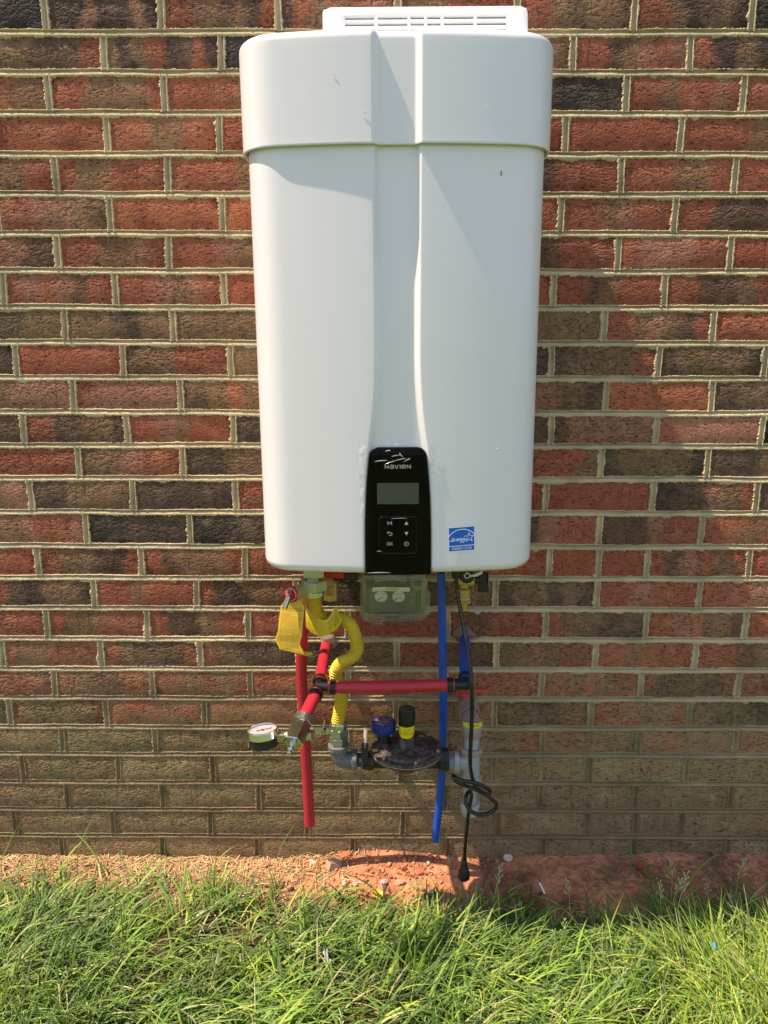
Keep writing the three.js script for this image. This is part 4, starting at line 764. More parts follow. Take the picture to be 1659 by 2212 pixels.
// --- pressure gauge and test fitting at the end of the red branch
{
  const A = at(655, 1554, 0.302), Bp = at(632.5, 1607, 0.352), d = Bp.clone().sub(A).normalize(), L = A.distanceTo(Bp);
  const t = thing('test_fitting', 'shiny chrome hexagon test fitting with air nipple at the end of the red branch pipe', 'fitting', [Bp.x, Bp.y, Bp.z]);
  part('collar', turned(A.clone().addScaledVector(d, -0.004), d, [[0, 0], [0.0150, 0], [0.0160, 0.001], [0.0160, 0.013], [0, 0.013]], 32), steel, t);
  part('hexagon', turned(A.clone().addScaledVector(d, 0.009), d, [[0, 0], [0.0150, 0], [0.0172, 0.003], [0.0172, L - 0.0105], [0.0158, L - 0.009], [0, L - 0.009]], 6, 0.25), mat(lin(0.50, 0.50, 0.48), 0.13, 1, { roughnessMap: grime }), t);
  const n = d.clone(), q = Bp.clone();
  part('nipple', turned(q, n, [[0, -0.001], [0.0062, -0.001], [0.0062, 0.004], [0.0050, 0.0045], [0.0042, 0.009], [0.0052, 0.010], [0.0052, 0.013], [0.0036, 0.0145], [0.0036, 0.020], [0.0030, 0.021], [0.0014, 0.021], [0.0014, 0.016], [0, 0.016]], 20), chrome, t);
  const G = at(567, 1577, 0.325), nrm = V(-0.10, 0.97, -0.10).normalize();
  const g = thing('pressure_gauge', 'round chrome-rimmed pressure gauge with white dial and black case, facing up', 'gauge', [G.x, G.y - 0.03, G.z]);
  part('case', turned(G, nrm, [[0, -0.027], [0.0220, -0.027], [0.0238, -0.025], [0.0240, -0.008], [0.0240, -0.004]], 48), black, g);
  const bez = part('bezel', turned(G, nrm, [[0.0240, -0.0105], [0.0256, -0.0105], [0.0259, -0.009], [0.0259, 0.0015], [0.0252, 0.0028], [0.0236, 0.0028], [0.0228, -0.0005]], 48), chrome, g);
  const art = canvasMap(512, 512, (c, w) => {
    c.fillStyle = '#b9adad'; c.fillRect(0, 0, w, w); c.translate(w / 2, w / 2); c.strokeStyle = '#5c4848';
    for (let i = 0; i <= 60; i++) { const a = (0.75 + i / 60 * 1.5) * Math.PI, r = i % 10 ? 196 : 178; c.lineWidth = i % 10 ? 3 : 6; c.beginPath(); c.moveTo(Math.cos(a) * r, Math.sin(a) * r); c.lineTo(Math.cos(a) * 216, Math.sin(a) * 216); c.stroke(); }
    c.strokeStyle = '#b98f90'; c.lineWidth = 5; c.beginPath(); c.arc(0, 0, 132, 0.75 * Math.PI, 2.25 * Math.PI); c.stroke();
  });
  const disc = new THREE.CircleGeometry(0.0232, 40).rotateX(-Math.PI / 2); part('dial', orient(disc, G.clone().addScaledVector(nrm, -0.001), nrm), mat(0xffffff, 0.5, 0, { map: art }), g);
  const nd = new THREE.BoxGeometry(0.026, 0.0008, 0.0011).translate(0.003, 0, 0).rotateY(0.30); part('needle', [orient(nd, G.clone().addScaledVector(nrm, 0.0006), nrm), turned(G.clone().addScaledVector(nrm, 0.0002), nrm, [[0.0016, 0], [0.0016, 0.0012], [0, 0.0012]], 14)], blackDull, g);
  part('glass', orient(new THREE.CircleGeometry(0.0234, 40).rotateX(-Math.PI / 2), G.clone().addScaledVector(nrm, 0.0018), nrm), mat(0xffffff, 0.05, 0, { transmission: 1, thickness: 0, ior: 1.45 }), g);
  const s0 = G.clone().addScaledVector(nrm, -0.011).add(V(0.022, 0, 0)), s1 = between(A, Bp, 0.55).add(V(-0.012, -0.002, 0));
  part('stem', [box(0.016, 0.013, 0.013, s0.clone().add(V(0.008, 0, 0)), 0.0015), threads(s0.clone().add(V(0.014, 0, 0)), s1, 0.0065, 5)], mat(lin(0.55, 0.48, 0.34), 0.3, 0.9), g);
  part('back_label', orient(box(0.0006, 0.012, 0.014, V(-0.0243, -0.018, 0), 0.0002), G, nrm), mat(lin(0.75, 0.73, 0.68), 0.6), g);
}
// --- yellow corrugated gas connector
{
  const pts = [at(678.5, 1288, 0.19), at(681, 1305, 0.19), at(687, 1326, 0.19), at(707, 1343, 0.188), at(737, 1337, 0.182), at(757.5, 1350, 0.178), at(768.5, 1378, 0.174), at(771, 1402, 0.170), at(760, 1420, 0.166), at(738, 1431, 0.162), at(726, 1450, 0.158), at(729, 1474, 0.155), at(737, 1505, 0.152), at(735, 1530, 0.15), at(729.5, 1562, 0.15)];
  const t = thing('gas_connector', 'yellow corrugated gas hose winding from the heater down to the grey elbow', 'gas hose', [pts[14].x, pts[14].y, 0.15]);
  const smoothAt = (s, L) => { const u = s / L; return Math.max(Math.exp(-(((u - 0.325) / 0.05) ** 2)), 0.75 * Math.exp(-(((u - 0.555) / 0.05) ** 2))); };
  const hose = tube(pts, (s, L) => 0.0112 + 0.0015 * (1 - smoothAt(s, L)) * Math.cos(s / 0.0047 * Math.PI * 2), 1300, 26);
  part('hose', hose, yellowVinyl, t);
  const top = at(678, 1288, 0.19);
  const k = (y) => at(677.5, y, 0.19);
  const n1 = part('nut', hexNut(k(1275), k(1250), 0.0240, 0.26), zinc, t);
  part('sleeve', turned(k(1286), Y, [[0.0125, 0], [0.0182, 0], [0.0190, 0.001], [0.0190, 0.014], [0.0125, 0.014]], 32), steel, t);
  part('nipple', [rod(k(1255), k(1244), 0.0135), hexNut(k(1246), at(677.5, 1226, 0.19), 0.0200, 0.1)], zinc, t);
  const b = (y) => at(731, y, 0.15);
  part('sleeve', turned(b(1573), Y, [[0, 0], [0.0160, 0], [0.0164, 0.001], [0.0164, 0.011], [0.0150, 0.013], [0.0125, 0.013]], 32), steel, t);
  part('nut', hexNut(b(1588.5), b(1570), 0.0182, 0.24), zinc, t);
  part('nut', hexNut(b(1606), b(1590), 0.0166, 0.5), zinc, t);
}
// --- two yellow warning tags
const tagArt = (seed) => canvasMap(256, 700, (c, w, h) => {
  c.fillStyle = '#d9b32c'; c.fillRect(0, 0, w, h); const r = rng(seed); c.fillStyle = '#6b4f10';
  const head = (y, s) => { c.font = '15px sans-serif'; c.fillStyle = '#6d5213'; c.textAlign = 'center'; c.fillText(s, w / 2, y); c.fillStyle = '#6b4f10'; };
  for (let y = 108; y < h - 12; y += 15) {
    if (Math.abs(y - 168) < 8) { head(172, 'INSTALLATION'); continue; } if (Math.abs(y - 452) < 8) { head(456, 'INSPECTION / MAINTENANCE'); continue; }
    let x = 18; const end = w - 16 - (r() < 0.2 ? r() * 110 : r() * 8);
    while (x < end) { const q = 6 + r() * 22; c.globalAlpha = 0.6 + 0.4 * r(); c.fillRect(x, y, Math.min(q, end - x), y < 150 ? 8 : 6.5); x += q + 4; } c.globalAlpha = 1;
  }
});
{
  const TL = at(607, 1307, 0.226), TR = at(658.5, 1311, 0.222), BL = at(602, 1399, 0.250), BR = at(653, 1416, 0.250), top = at(632, 1287, 0.226);
  const f = (u, v) => {
    const body = between(between(TL, TR, u), between(BL, BR, u), clamp((v - 0.12) / 0.88));
    if (v < 0.12) { const k = 1 - v / 0.12, l = between(TL, between(top, TL, 0.35), k), r = between(TR, between(top, TR, 0.35), k); l.y += 0; return between(l, r, u).add(V(0, k * (0.011) * (1 - Math.abs(u - 0.5)), 0)); }
    const b = Math.sin(Math.PI * clamp((v - 0.12) / 0.88)); body.z += 0.003 * b; body.x -= 0.004 * b * 0.5 + (0.004 * smooth(0.6, 0.8, v) - 0.006 * smooth(0.8, 1, v));
    body.z += -0.006 * (u - 0.5) * smooth(0.3, 1, v) * 2; return body;
  };
  const t = thing('warning_tag', 'long yellow tag with small print hanging under the red dial, sunlit', 'tag', [top.x, top.y, top.z]);
  part('sheet', sheet(f, 16, 60, 0.0004), tagMat(tagArt(1)), t);
  // the lower end curls back
  const curl = (u, v) => { const a = between(BL, BR, u), q = f(u, 1), th = v * 1.9; return V(q.x + 0.009 * (1 - Math.cos(th)) * (0.3 + u), q.y - 0.005 * Math.sin(th) * (0.6 + 0.8 * u), q.z - 0.013 * (1 - Math.cos(th))); };
  part('curled_end', sheet(curl, 16, 14, 0.0004), mat(lin(0.70, 0.42, 0.035), 0.55), t);
}
{
  // wrapped round the hose like a saddle
  const q = (x, y, z) => at(x, y, z);
  const topEdge = new THREE.CatmullRomCurve3([q(660, 1304, 0.180), q(672, 1325, 0.190), q(692, 1338, 0.206), q(706, 1338, 0.208), q(720, 1318, 0.205), q(726, 1307, 0.196)].map((p, i) => p));
  const lowEdge = new THREE.CatmullRomCurve3([q(661, 1355, 0.176), q(676, 1368, 0.186), q(692, 1374, 0.200), q(710, 1370, 0.208), q(728, 1358, 0.206), q(740, 1341, 0.196)]);
  const f = (u, v) => { const p = between(topEdge.getPoint(u), lowEdge.getPoint(u), v); p.z += 0.004 * Math.sin(v * Math.PI); return p; };
  const mid = f(0.5, 0.5), t = thing('warning_tag', 'yellow tag wrapped like a collar round the upper bend of the yellow hose', 'tag', [mid.x, mid.y, mid.z]);
  const art = canvasMap(512, 256, (c, w, h) => { c.fillStyle = '#d3b91f'; c.fillRect(0, 0, w, h); const r = rng(6); c.fillStyle = '#4c4a10'; for (let i = 0; i < 34; i++) { const x = 40 + i * 13.5; let y = 26 + r() * 14; const end = h - 20 - r() * 70; while (y < end) { const l = 8 + r() * 26; c.globalAlpha = i > 20 ? 0.9 : 0.45; c.fillRect(x, y, i > 20 ? 5 : 3, Math.min(l, end - y)); y += l + 4; } } });
  part('sheet', sheet(f, 40, 20, 0.0004), tagMat(art), t);
}
// --- left service valve with red handle and relief dial
{
  const A = at(632, 1283, 0.225), Bk = at(706, 1257, 0.14), d = A.clone().sub(Bk).normalize();
  const t = thing('service_valve', 'brass valve with red relief dial and steel lever beside the top of the yellow hose', 'valve', [Bk.x, Bk.y, Bk.z]);
  const C = V(Bk.x + 0.004, Bk.y, 0.115);
  part('body', [rod(V(C.x, C.y + 0.05, C.z), V(C.x, C.y - 0.030, C.z), 0.016), turned(V(C.x, C.y - 0.030, C.z), DOWN, [[0, 0], [0.0135, 0], [0.0135, 0.012], [0, 0.012]], 6), rod(V(C.x, C.y, C.z), Bk.clone(), 0.014), box(0.010, 0.012, 0.004, V(C.x + 0.004, C.y - 0.018, C.z + 0.015), 0.001)], brass, t);
  const bell = part('relief_body', turned(Bk.clone().addScaledVector(d, -0.005), d, [[0, 0], [0.0135, 0], [0.0140, 0.02], [0.0118, 0.045], [0.0120, A.distanceTo(Bk) - 0.01], [0.0128, A.distanceTo(Bk)], [0.0128, A.distanceTo(Bk) + 0.004], [0, A.distanceTo(Bk) + 0.004]], 32), brassPale, t);
  const face = canvasMap(256, 256, (c, w) => { c.fillStyle = '#a81a26'; c.fillRect(0, 0, w, w); c.translate(w / 2, w / 2); c.strokeStyle = '#e7c5c5'; c.lineWidth = 7; for (let i = 0; i < 16; i++) { const a = i / 16 * 6.283 + 0.1; c.save(); c.rotate(a); c.strokeRect(84, -9, 18, 13 - (i % 3) * 3); c.restore(); } c.lineWidth = 6; c.beginPath(); c.arc(-62, 30, 14, 0, 7); c.moveTo(-71, 39); c.lineTo(-53, 21); c.stroke(); });
  const D0 = A.clone().addScaledVector(d, 0.0005);
  const dial = part('dial', [orient(new THREE.CircleGeometry(0.0142, 40).rotateX(-Math.PI / 2), D0.clone().addScaledVector(d, 0.0036), d), turned(D0, d, [[0, 0], [0.0142, 0], [0.0142, 0.0035], [0, 0.0035]], 40)], mat(0xffffff, 0.4, 0, { map: face }), t, 'round red dial with pale markings');
  part('knob', turned(D0.clone().addScaledVector(d, 0.003), d, [[0, 0], [0.0062, 0], [0.0058, 0.006], [0, 0.006]], 20), redPlastic, dial);
  const P0 = D0.clone().addScaledVector(d, 0.010), P1 = at(613.5, 1313, 0.249), dl = P1.clone().sub(P0), Ll = dl.length(), u = dl.clone().normalize();
  const side = u.clone().cross(d).normalize(), nn = side.clone().cross(u).normalize(), M = new THREE.Matrix4().makeBasis(side, u, nn).setPosition(P0);
  part('lever', [box(0.0085, Ll, 0.0009, V(0, Ll / 2, 0), 0.0003), box(0.0009, Ll, 0.0038, V(-0.0038, Ll / 2, -0.0018), 0.0003), box(0.0009, Ll, 0.0038, V(0.0038, Ll / 2, -0.0018), 0.0003), box(0.0085, 0.012, 0.0009, V(0, -0.004, 0.001), 0.0003)].map((g) => g.applyMatrix4(M)), mat(lin(0.16, 0.17, 0.17), 0.3, 0.9), t);
  const h = at(715, 1246, 0.15);
  part('handle', [turned(at(705, 1243, 0.145), V(0.05, -0.2, 1), [[0, 0], [0.012, 0], [0.012, 0.005], [0, 0.005]], 8), box(0.040, 0.011, 0.006, h.clone().add(V(0.004, 0.003, 0.001)), 0.003)], mat(lin(0.50, 0.018, 0.012), 0.4), t);
  part('handle_grip', box(0.046, 0.016, 0.012, at(748, 1245, 0.14), 0.005), blackDull, t);
  part('outlet', [rod(at(660, 1303, 0.078), at(660.5, 1280, 0.082), 0.0105), tube([at(660.5, 1284, 0.082), at(664, 1270, 0.088), at(690, 1258, 0.105)], 0.0105, 20, 18)], brass, t);
}
// --- right service valve with blue handle and drain
{
  const z = 0.13, c = at(1005, 1252, z), t = thing('service_valve', 'brass drain valve with black knob and dark blue handle under the right of the heater', 'valve', [c.x, c.y - 0.04, z]);
  const k = (y, x = 1002.5) => at(x, y, z);
  part('body', [turned(k(1290), Y, [[0, 0], [0.0118, 0], [0.0120, 0.010], [0.0118, 0.016], [0.0085, 0.020], [0.0085, 0.05], [0, 0.05]], 32), box(0.032, 0.022, 0.026, at(1006, 1251, z - 0.004), 0.006), rod(at(1006, 1250, z), at(1006, 1215, z), 0.015), box(0.009, 0.008, 0.002, at(1000.5, 1280, z + 0.0112), 0.0008)], brass, t);
  part('gasket', turned(k(1293.5), Y, [[0, 0], [0.0112, 0], [0.0114, 0.0012], [0.0114, 0.003], [0, 0.003]], 32), mat(lin(0.35, 0.47, 0.5), 0.5), t);
  part('nut', hexNut(k(1303), k(1294), 0.0128, 0.2), brass, t);
  part('nipple', turned(k(1318.5), Y, [[0.0035, 0], [0.0050, 0], [0.0054, 0.0006], [0.0054, 0.013], [0, 0.013]], 24), mat(lin(0.68, 0.50, 0.18), 0.22, 1), t);
  const kn = []; for (let i = 0; i <= 48; i++) { const a = i / 48 * Math.PI * 2, r = 0.0125 + 0.0006 * Math.cos(a * 12); kn.push(new THREE.Vector2(Math.cos(a) * r, Math.sin(a) * r)); }
  const kc = at(1008, 1243, z + 0.018); part('knob', toCreasedNormals(new THREE.ExtrudeGeometry(new THREE.Shape(kn), { depth: 0.010, bevelEnabled: true, bevelSize: 0.0008, bevelThickness: 0.0008, bevelSegments: 2 }), 0.5).translate(kc.x, kc.y, kc.z - 0.004), black, t);
  const sc = at(1009, 1243.5, z + 0.028);
  part('strap', [new THREE.TorusGeometry(0.0046, 0.0011, 8, 24).translate(sc.x, sc.y, sc.z), sheet((u, v) => V(sc.x + 0.0050 + u * 0.024, sc.y + 0.0035 * u * u - 0.0005 + (0.5 - v) * (0.003 + 0.003 * u), sc.z - 0.012 * u * u), 12, 2, 0.0012)], mat(lin(0.62, 0.63, 0.60), 0.4), t);
  part('handle', [box(0.0165, 0.034, 0.011, at(1043, 1256, z - 0.015), 0.002), box(0.0185, 0.009, 0.0125, at(1044, 1273, z - 0.015), 0.0015), rod(at(1018, 1252, z - 0.01), at(1040, 1254, z - 0.014), 0.006)], mat(lin(0.010, 0.011, 0.022), 0.3), t);
  part('handle_edge', box(0.0012, 0.022, 0.012, at(1053.8, 1250, z - 0.012), 0.0004), mat(lin(0.02, 0.05, 0.42), 0.35), t);
}
// --- weatherproof outlet box
{
  const z0 = 0.062, L = at(776, 1300, z0).x, Rr = at(930, 1300, z0).x, top = at(850, 1253, z0).y, bot = at(850, 1349, z0).y, cx = (L + Rr) / 2 - 0.002, cy = (top + bot) / 2, w = Rr - L - 0.008, h = top - bot;
  const t = thing('outlet_box', 'clear plastic weatherproof outlet cover on the bricks under the control panel', 'outlet box', [cx, cy, 0]);
  const rr = (w, h, r) => { const s = new THREE.Shape(); s.moveTo(-w / 2 + r, -h / 2); s.lineTo(w / 2 - r, -h / 2); s.quadraticCurveTo(w / 2, -h / 2, w / 2, -h / 2 + r); s.lineTo(w / 2, h / 2 - r); s.quadraticCurveTo(w / 2, h / 2, w / 2 - r, h / 2); s.lineTo(-w / 2 + r, h / 2); s.quadraticCurveTo(-w / 2, h / 2, -w / 2, h / 2 - r); s.lineTo(-w / 2, -h / 2 + r); s.quadraticCurveTo(-w / 2, -h / 2, -w / 2 + r, -h / 2); return s; };
  const frame = (w, h, r, in_, d, z, dx = 0, dy = 0) => { const s = rr(w, h, r); s.holes.push(rr(w - in_ * 2, h - in_ * 2, Math.max(0.002, r - in_))); return new THREE.ExtrudeGeometry(s, { depth: d, bevelEnabled: true, bevelSize: 0.0008, bevelThickness: 0.0008, bevelSegments: 2, curveSegments: 8 }).translate(cx + dx, cy + dy, z); };
  part('base_plate', [box(w - 0.004, h - 0.004, 0.006, V(cx, cy, 0.008), 0.003)], mat(lin(0.12, 0.108, 0.085), 0.6), t);
  part('base_frame', [frame(w, h, 0.012, 0.010, 0.022, 0.012)], clearRough, t);
  // clear bubble lid: a flange and a dome whose front is a shallow tray
  part('lid', [frame(w + 0.002, h + 0.001, 0.013, 0.0045, 0.005, 0.038), frame(w - 0.010, h - 0.012, 0.009, 0.0016, 0.020, 0.042), frame(w - 0.028, h - 0.034, 0.007, 0.0012, 0.003, 0.0622, -0.002, -0.010), box(w - 0.012, h - 0.014, 0.0012, V(cx, cy, 0.0625), 0.0005)], clear, t);
  part('hinge', [box(0.014, 0.014, 0.010, V(cx - 0.030, cy + h / 2 - 0.002, 0.050), 0.002), box(0.014, 0.014, 0.010, V(cx + 0.017, cy + h / 2 - 0.002, 0.050), 0.002), box(0.036, 0.012, 0.005, V(cx - 0.0065, cy + h / 2 - 0.001, 0.046), 0.001)], clearRough, t);
  part('latch', [box(0.007, 0.040, 0.012, V(cx + w / 2 + 0.003, cy - 0.002, 0.044), 0.002), box(0.012, 0.010, 0.014, V(cx + w / 2, cy - 0.026, 0.046), 0.002)], clearRough, t);
  part('corner_lug', [turned(V(cx + w / 2 - 0.016, cy + h / 2 - 0.012, 0.030), Z, [[0.011, 0], [0.017, 0], [0.017, 0.006], [0.011, 0.006]], 28)], clearRough, t);
  part('pull_tab', [box(0.018, 0.005, 0.008, V(cx - 0.030, cy - h / 2 - 0.003, 0.046), 0.0015)], clearRough, t);
  const dev = part('receptacle', [box(w - 0.036, h - 0.034, 0.008, V(cx - 0.002, cy - 0.010, 0.017), 0.003), box(w - 0.03, 0.010, 0.012, V(cx - 0.002, cy + 0.012, 0.020), 0.002)], mat(lin(0.13, 0.135, 0.125), 0.5), t);
  for (const dx of [-0.025, 0.010]) {
    part('socket', toCreasedNormals(new THREE.CylinderGeometry(0.0125, 0.0125, 0.008, 28).rotateX(Math.PI / 2), 0.5).scale(1, 0.9, 1).translate(cx + dx, cy - 0.0005, 0.0225), mat(lin(0.72, 0.72, 0.64), 0.45), dev);
    part('slot', [box(0.0075, 0.0009, 0.001, V(cx + dx + 0.002, cy - 0.0030, 0.0268), 0.0002), box(0.0014, 0.0045, 0.001, V(cx + dx - 0.006, cy - 0.006, 0.0268), 0.0003), box(0.0014, 0.0045, 0.001, V(cx + dx - 0.0035, cy - 0.006, 0.0268), 0.0003)], blackDull, dev);
  }
  part('rib', [box(0.050, 0.0012, 0.0012, V(cx - 0.008, cy - 0.021, 0.0640), 0.0003), box(0.026, 0.0010, 0.0010, V(cx - 0.006, cy - 0.030, 0.0640), 0.0003)], mat(lin(0.03, 0.032, 0.03), 0.4), t);
  const em = new THREE.TorusGeometry(0.010, 0.0005, 6, 32).scale(0.62, 1.65, 1).translate(cx + 0.035, cy - 0.014, 0.0640); part('oval_mark', em, clearRough, t);
  const note = canvasMap(512, 64, (c, w, h) => { c.fillStyle = '#dcd9c2'; c.fillRect(0, 0, w, h); c.fillStyle = '#3c3a30'; c.textAlign = 'center'; c.font = 'bold 22px sans-serif'; c.fillText('GFCI PROTECTED', w * 0.53, 27); c.fillText('IN CRAWLSPACE', w * 0.53, 52); });
  part('label', sheet((u, v) => V(cx - 0.0055 + (u - 0.5) * 0.072, cy + 0.0275 + (0.5 - v) * 0.0085 + 0.001 * (u - 0.4) + 0.0008 * Math.sin(u * 5), 0.0648), 16, 2, 0.0003), mat(0xffffff, 0.6, 0, { map: note }), t);
}
// --- gas regulator
{
  const c = at(878, 1620, 0.15), z = c.z, t = thing('gas_regulator', 'black dust-covered gas regulator with a round diaphragm case, tower and blue cap', 'gas regulator', [c.x, c.y - 0.03, z]);
  const ax = c.y - 0.022;
  part('body', [rod(V(c.x - 0.074, ax, z), V(c.x + 0.074, ax, z), 0.0150), turned(V(c.x, c.y - 0.003, z), DOWN, [[0, 0], [0.060, 0], [0.052, 0.010], [0.030, 0.020], [0.022, 0.034], [0, 0.034]], 40), turned(V(c.x - 0.080, ax, z), X, [[0, 0], [0.0185, 0], [0.0185, 0.018], [0, 0.018]], 8), turned(V(c.x, ax - 0.018, z), DOWN, [[0, 0], [0.006, 0], [0.006, 0.006], [0, 0.006]], 6)], castBlack, t);
  const top = uvTop(turned(c, Y, [[0.0655, -0.0055], [0.0675, -0.0045], [0.0675, -0.0010], [0.0665, 0.0000], [0.0675, 0.0008], [0.0675, 0.0040], [0.0665, 0.0050], [0.0555, 0.0052], [0.0535, 0.0090], [0.0500, 0.0106], [0.0480, 0.0092], [0.0440, 0.0092], [0.0340, 0.0102], [0.0260, 0.0114], [0.0195, 0.0136], [0.0168, 0.0190], [0.0158, 0.032]], 72));
  const cover = part('diaphragm_cover', top, castDust, t);
  part('rim_seam', turned(c, Y, [[0.0660, -0.0012], [0.0680, -0.0009], [0.0680, 0.0003], [0.0660, 0.0006]], 72), mat(lin(0.40, 0.33, 0.26), 0.5, 0.5), t);
  const H = at(877, 1531, z).y - c.y;
  part('tower', turned(c, Y, [[0.0158, 0.028], [0.0152, 0.034], [0.0150, H - 0.018], [0.0158, H - 0.0175], [0.0162, H - 0.012], [0.0156, H - 0.002], [0.0140, H], [0, H]], 40), black, t);
  part('tower_cap', [uvTop(turned(V(c.x, c.y + H, z), Y, [[0, 0.0012], [0.0135, 0.0010], [0.0140, 0.0002], [0.0140, -0.001]], 32)), box(0.022, 0.0020, 0.004, V(c.x, c.y + H + 0.0014, z), 0.0008)], castDust, t);
  // ribs and lettered boss of the casting
  for (const a of [0.5, 2.2, 4.1, 5.6]) { const g = box(0.034, 0.006, 0.005, V(0.032, 0.014, 0), 0.002).rotateZ(-0.14).rotateY(-a).translate(c.x, c.y, z); part('rib', uvTop(g), castDust, cover); }
  for (let i = 0; i < 6; i++) { const a = 0.27 + i * Math.PI / 3, p = V(c.x + Math.cos(a) * 0.0605, c.y + 0.005, z + Math.sin(a) * 0.0605); part('screw', [hexNut(p, p.clone().add(V(0, 0.0042, 0)), 0.0040, a), rod(p.clone().add(V(0, 0.004, 0)), p.clone().add(V(0, 0.006, 0)), 0.0020, 10, 0.0004)], screwMat, t); }
  const e = at(829, 1566, 0.142), stemX = e.x;
  part('vent_stem', [rod(V(stemX, c.y + 0.004, e.z), V(stemX, e.y - 0.012, e.z), 0.0125), uvTop(turned(V(stemX, c.y + 0.004, e.z), Y, [[0.020, 0], [0.017, 0.006], [0.0125, 0.010]], 24))], castBlack, t);
  const dustBlue = mat(0xffffff, 0.45, 0, { map: dusted([0.012, 0.035, 0.22], [0.27, 0.19, 0.16], 0.5) }), blueCap = mat(lin(0.010, 0.030, 0.21), 0.35);
  const scallop = []; for (let i = 0; i <= 96; i++) { const a = i / 96 * Math.PI * 2, r = 0.0212 + 0.0004 * Math.sign(Math.sin(a * 16)); scallop.push(new THREE.Vector2(Math.cos(a) * r, Math.sin(a) * r)); }
  const capG = toCreasedNormals(new THREE.ExtrudeGeometry(new THREE.Shape(scallop), { depth: 0.016, bevelEnabled: true, bevelSize: 0.001, bevelThickness: 0.001, bevelSegments: 2 }), 0.5).rotateX(-Math.PI / 2).translate(stemX, e.y - 0.010, e.z);
  const vc = part('vent_cap', [capG, rod(V(stemX, e.y - 0.020, e.z), V(stemX, e.y - 0.009, e.z), 0.0105)], blueCap, t, 'dark blue plastic cap, dusty on top');
  part('vent_cap_top', uvTop(turned(V(stemX, e.y + 0.0072, e.z), Y, [[0, 0.0022], [0.006, 0.0022], [0.0068, 0.0004], [0.0175, 0.0003], [0.0180, 0]], 40), 14), dustBlue, vc);
  const sticker = canvasMap(256, 256, (g, w, h) => { g.fillStyle = '#e5d91d'; g.fillRect(0, 0, w, h); g.fillStyle = '#16160a'; g.textAlign = 'center'; g.font = '46px sans-serif'; g.fillText('2 PSI', w / 2, 66); g.fillText('GAS', w / 2, 118); g.fillText('PRESSURE', w / 2, 168); });
  const sy = at(877, 1585, z + 0.015).y;
  part('sticker', sheet((u, v) => { const lim = v < 0.55 ? 1 : Math.sqrt(Math.max(0.0, 1 - ((v - 0.55) / 0.45) ** 2)), a = (u - 0.5) * 2.35 * lim; return V(c.x + Math.sin(a) * 0.0155, sy + (0.5 - v) * 0.024 + 0.001 * u, z + Math.cos(a) * 0.0155); }, 24, 24, 0.0002), mat(0xffffff, 0.4, 0, { map: sticker }), t, 'yellow sticker with black print');
  part('rust_spot', stoneGeometry(91, 0.007, 0.0008, 0.005, 2, 0.6).translate(c.x + 0.028, c.y + 0.0172, z - 0.022), mat(lin(0.42, 0.15, 0.04), 0.9), t);
  // outlet union on the right
  part('union', [turned(at(947, 1641, z), X, [[0, 0], [0.0205, 0], [0.0225, 0.001], [0.0225, 0.018], [0.0205, 0.019], [0, 0.019]], 8, 0.39)], castBlack, t);
}
// --- shut-off lever beside the regulator
{
  const p = at(787, 1640, 0.152), t = thing('shutoff_lever', 'upright black shut-off lever with a pale rod between grey elbow and regulator', 'lever', [p.x, p.y, p.z]);
  part('ring', [turned(p.clone().add(V(-0.005, 0, 0)), X, [[0.009, 0], [0.0185, 0], [0.0185, 0.008], [0.009, 0.008]], 28)], castBlack, t);
  const a = at(788, 1608, 0.176), b = at(788, 1658, 0.174);
  part('arm', [box(0.0125, a.y - b.y - 0.006, 0.005, between(a, b, 0.42), 0.002), rod(V(a.x, a.y - 0.002, a.z - 0.003), V(a.x, a.y - 0.002, a.z + 0.003), 0.0066, 20), box(0.004, 0.008, 0.005, V(a.x - 0.0045, b.y + 0.001, b.z), 0.001), box(0.004, 0.008, 0.005, V(a.x + 0.0045, b.y + 0.001, b.z), 0.001)], blackDull, t);
  part('pivot', rod(V(a.x, a.y - 0.003, a.z), V(a.x, a.y - 0.003, a.z + 0.005), 0.0015, 10, 0.0003), screwMat, t);
  const r0 = at(788.5, 1609, 0.176), r1 = at(791, 1569, 0.168);
  part('rod', rod(r0, r1, 0.0038, 16), mat(0xffffff, 0.6, 0, { map: dusted([0.62, 0.50, 0.40], [0.42, 0.24, 0.17], 0.58) }), t);
  part('tip', turned(r1, r1.clone().sub(r0), [[0, -0.001], [0.0052, -0.001], [0.0056, 0.001], [0.0052, 0.003], [0, 0.003]], 18), blackDull, t);
}
// --- grey elbow under the yellow hose
{
  const a = at(731, 1606, 0.15), c = at(733, 1641, 0.15), e = at(783, 1641, 0.15);
  const t = thing('pipe_elbow', 'dark grey painted iron elbow at the lower end of the yellow hose', 'pipe elbow', [c.x, c.y, c.z]);
  const path = [V(a.x, a.y, a.z), V(a.x, a.y - 0.010, a.z), V(a.x + 0.004, c.y + 0.006, a.z), V(a.x + 0.014, c.y - 0.0005, a.z), V(a.x + 0.030, c.y, a.z), V(a.x + 0.036, c.y, a.z)];
  part('bend', tube(path, 0.0165, 40, 30), greyDark, t);
  part('collar', turned(V(a.x, a.y - 0.011, a.z), Y, [[0, 0], [0.0190, 0], [0.0202, 0.001], [0.0202, 0.009], [0.0185, 0.0105], [0.0145, 0.0105]], 32), greyDark, t);
  part('collar', turned(V(a.x + 0.026, c.y, a.z), X, [[0, 0], [0.0190, 0], [0.0202, 0.001], [0.0202, 0.008], [0.0185, 0.0095], [0, 0.0095]], 32), greyDark, t);
  part('nipple', [threads(V(a.x + 0.034, c.y, a.z), V(e.x, c.y, a.z), 0.0138, 8)], greyDark, t);
  part('thread', threads(V(a.x, a.y - 0.002, a.z), V(a.x, a.y + 0.006, a.z), 0.0136, 4), greyDark, t);
}
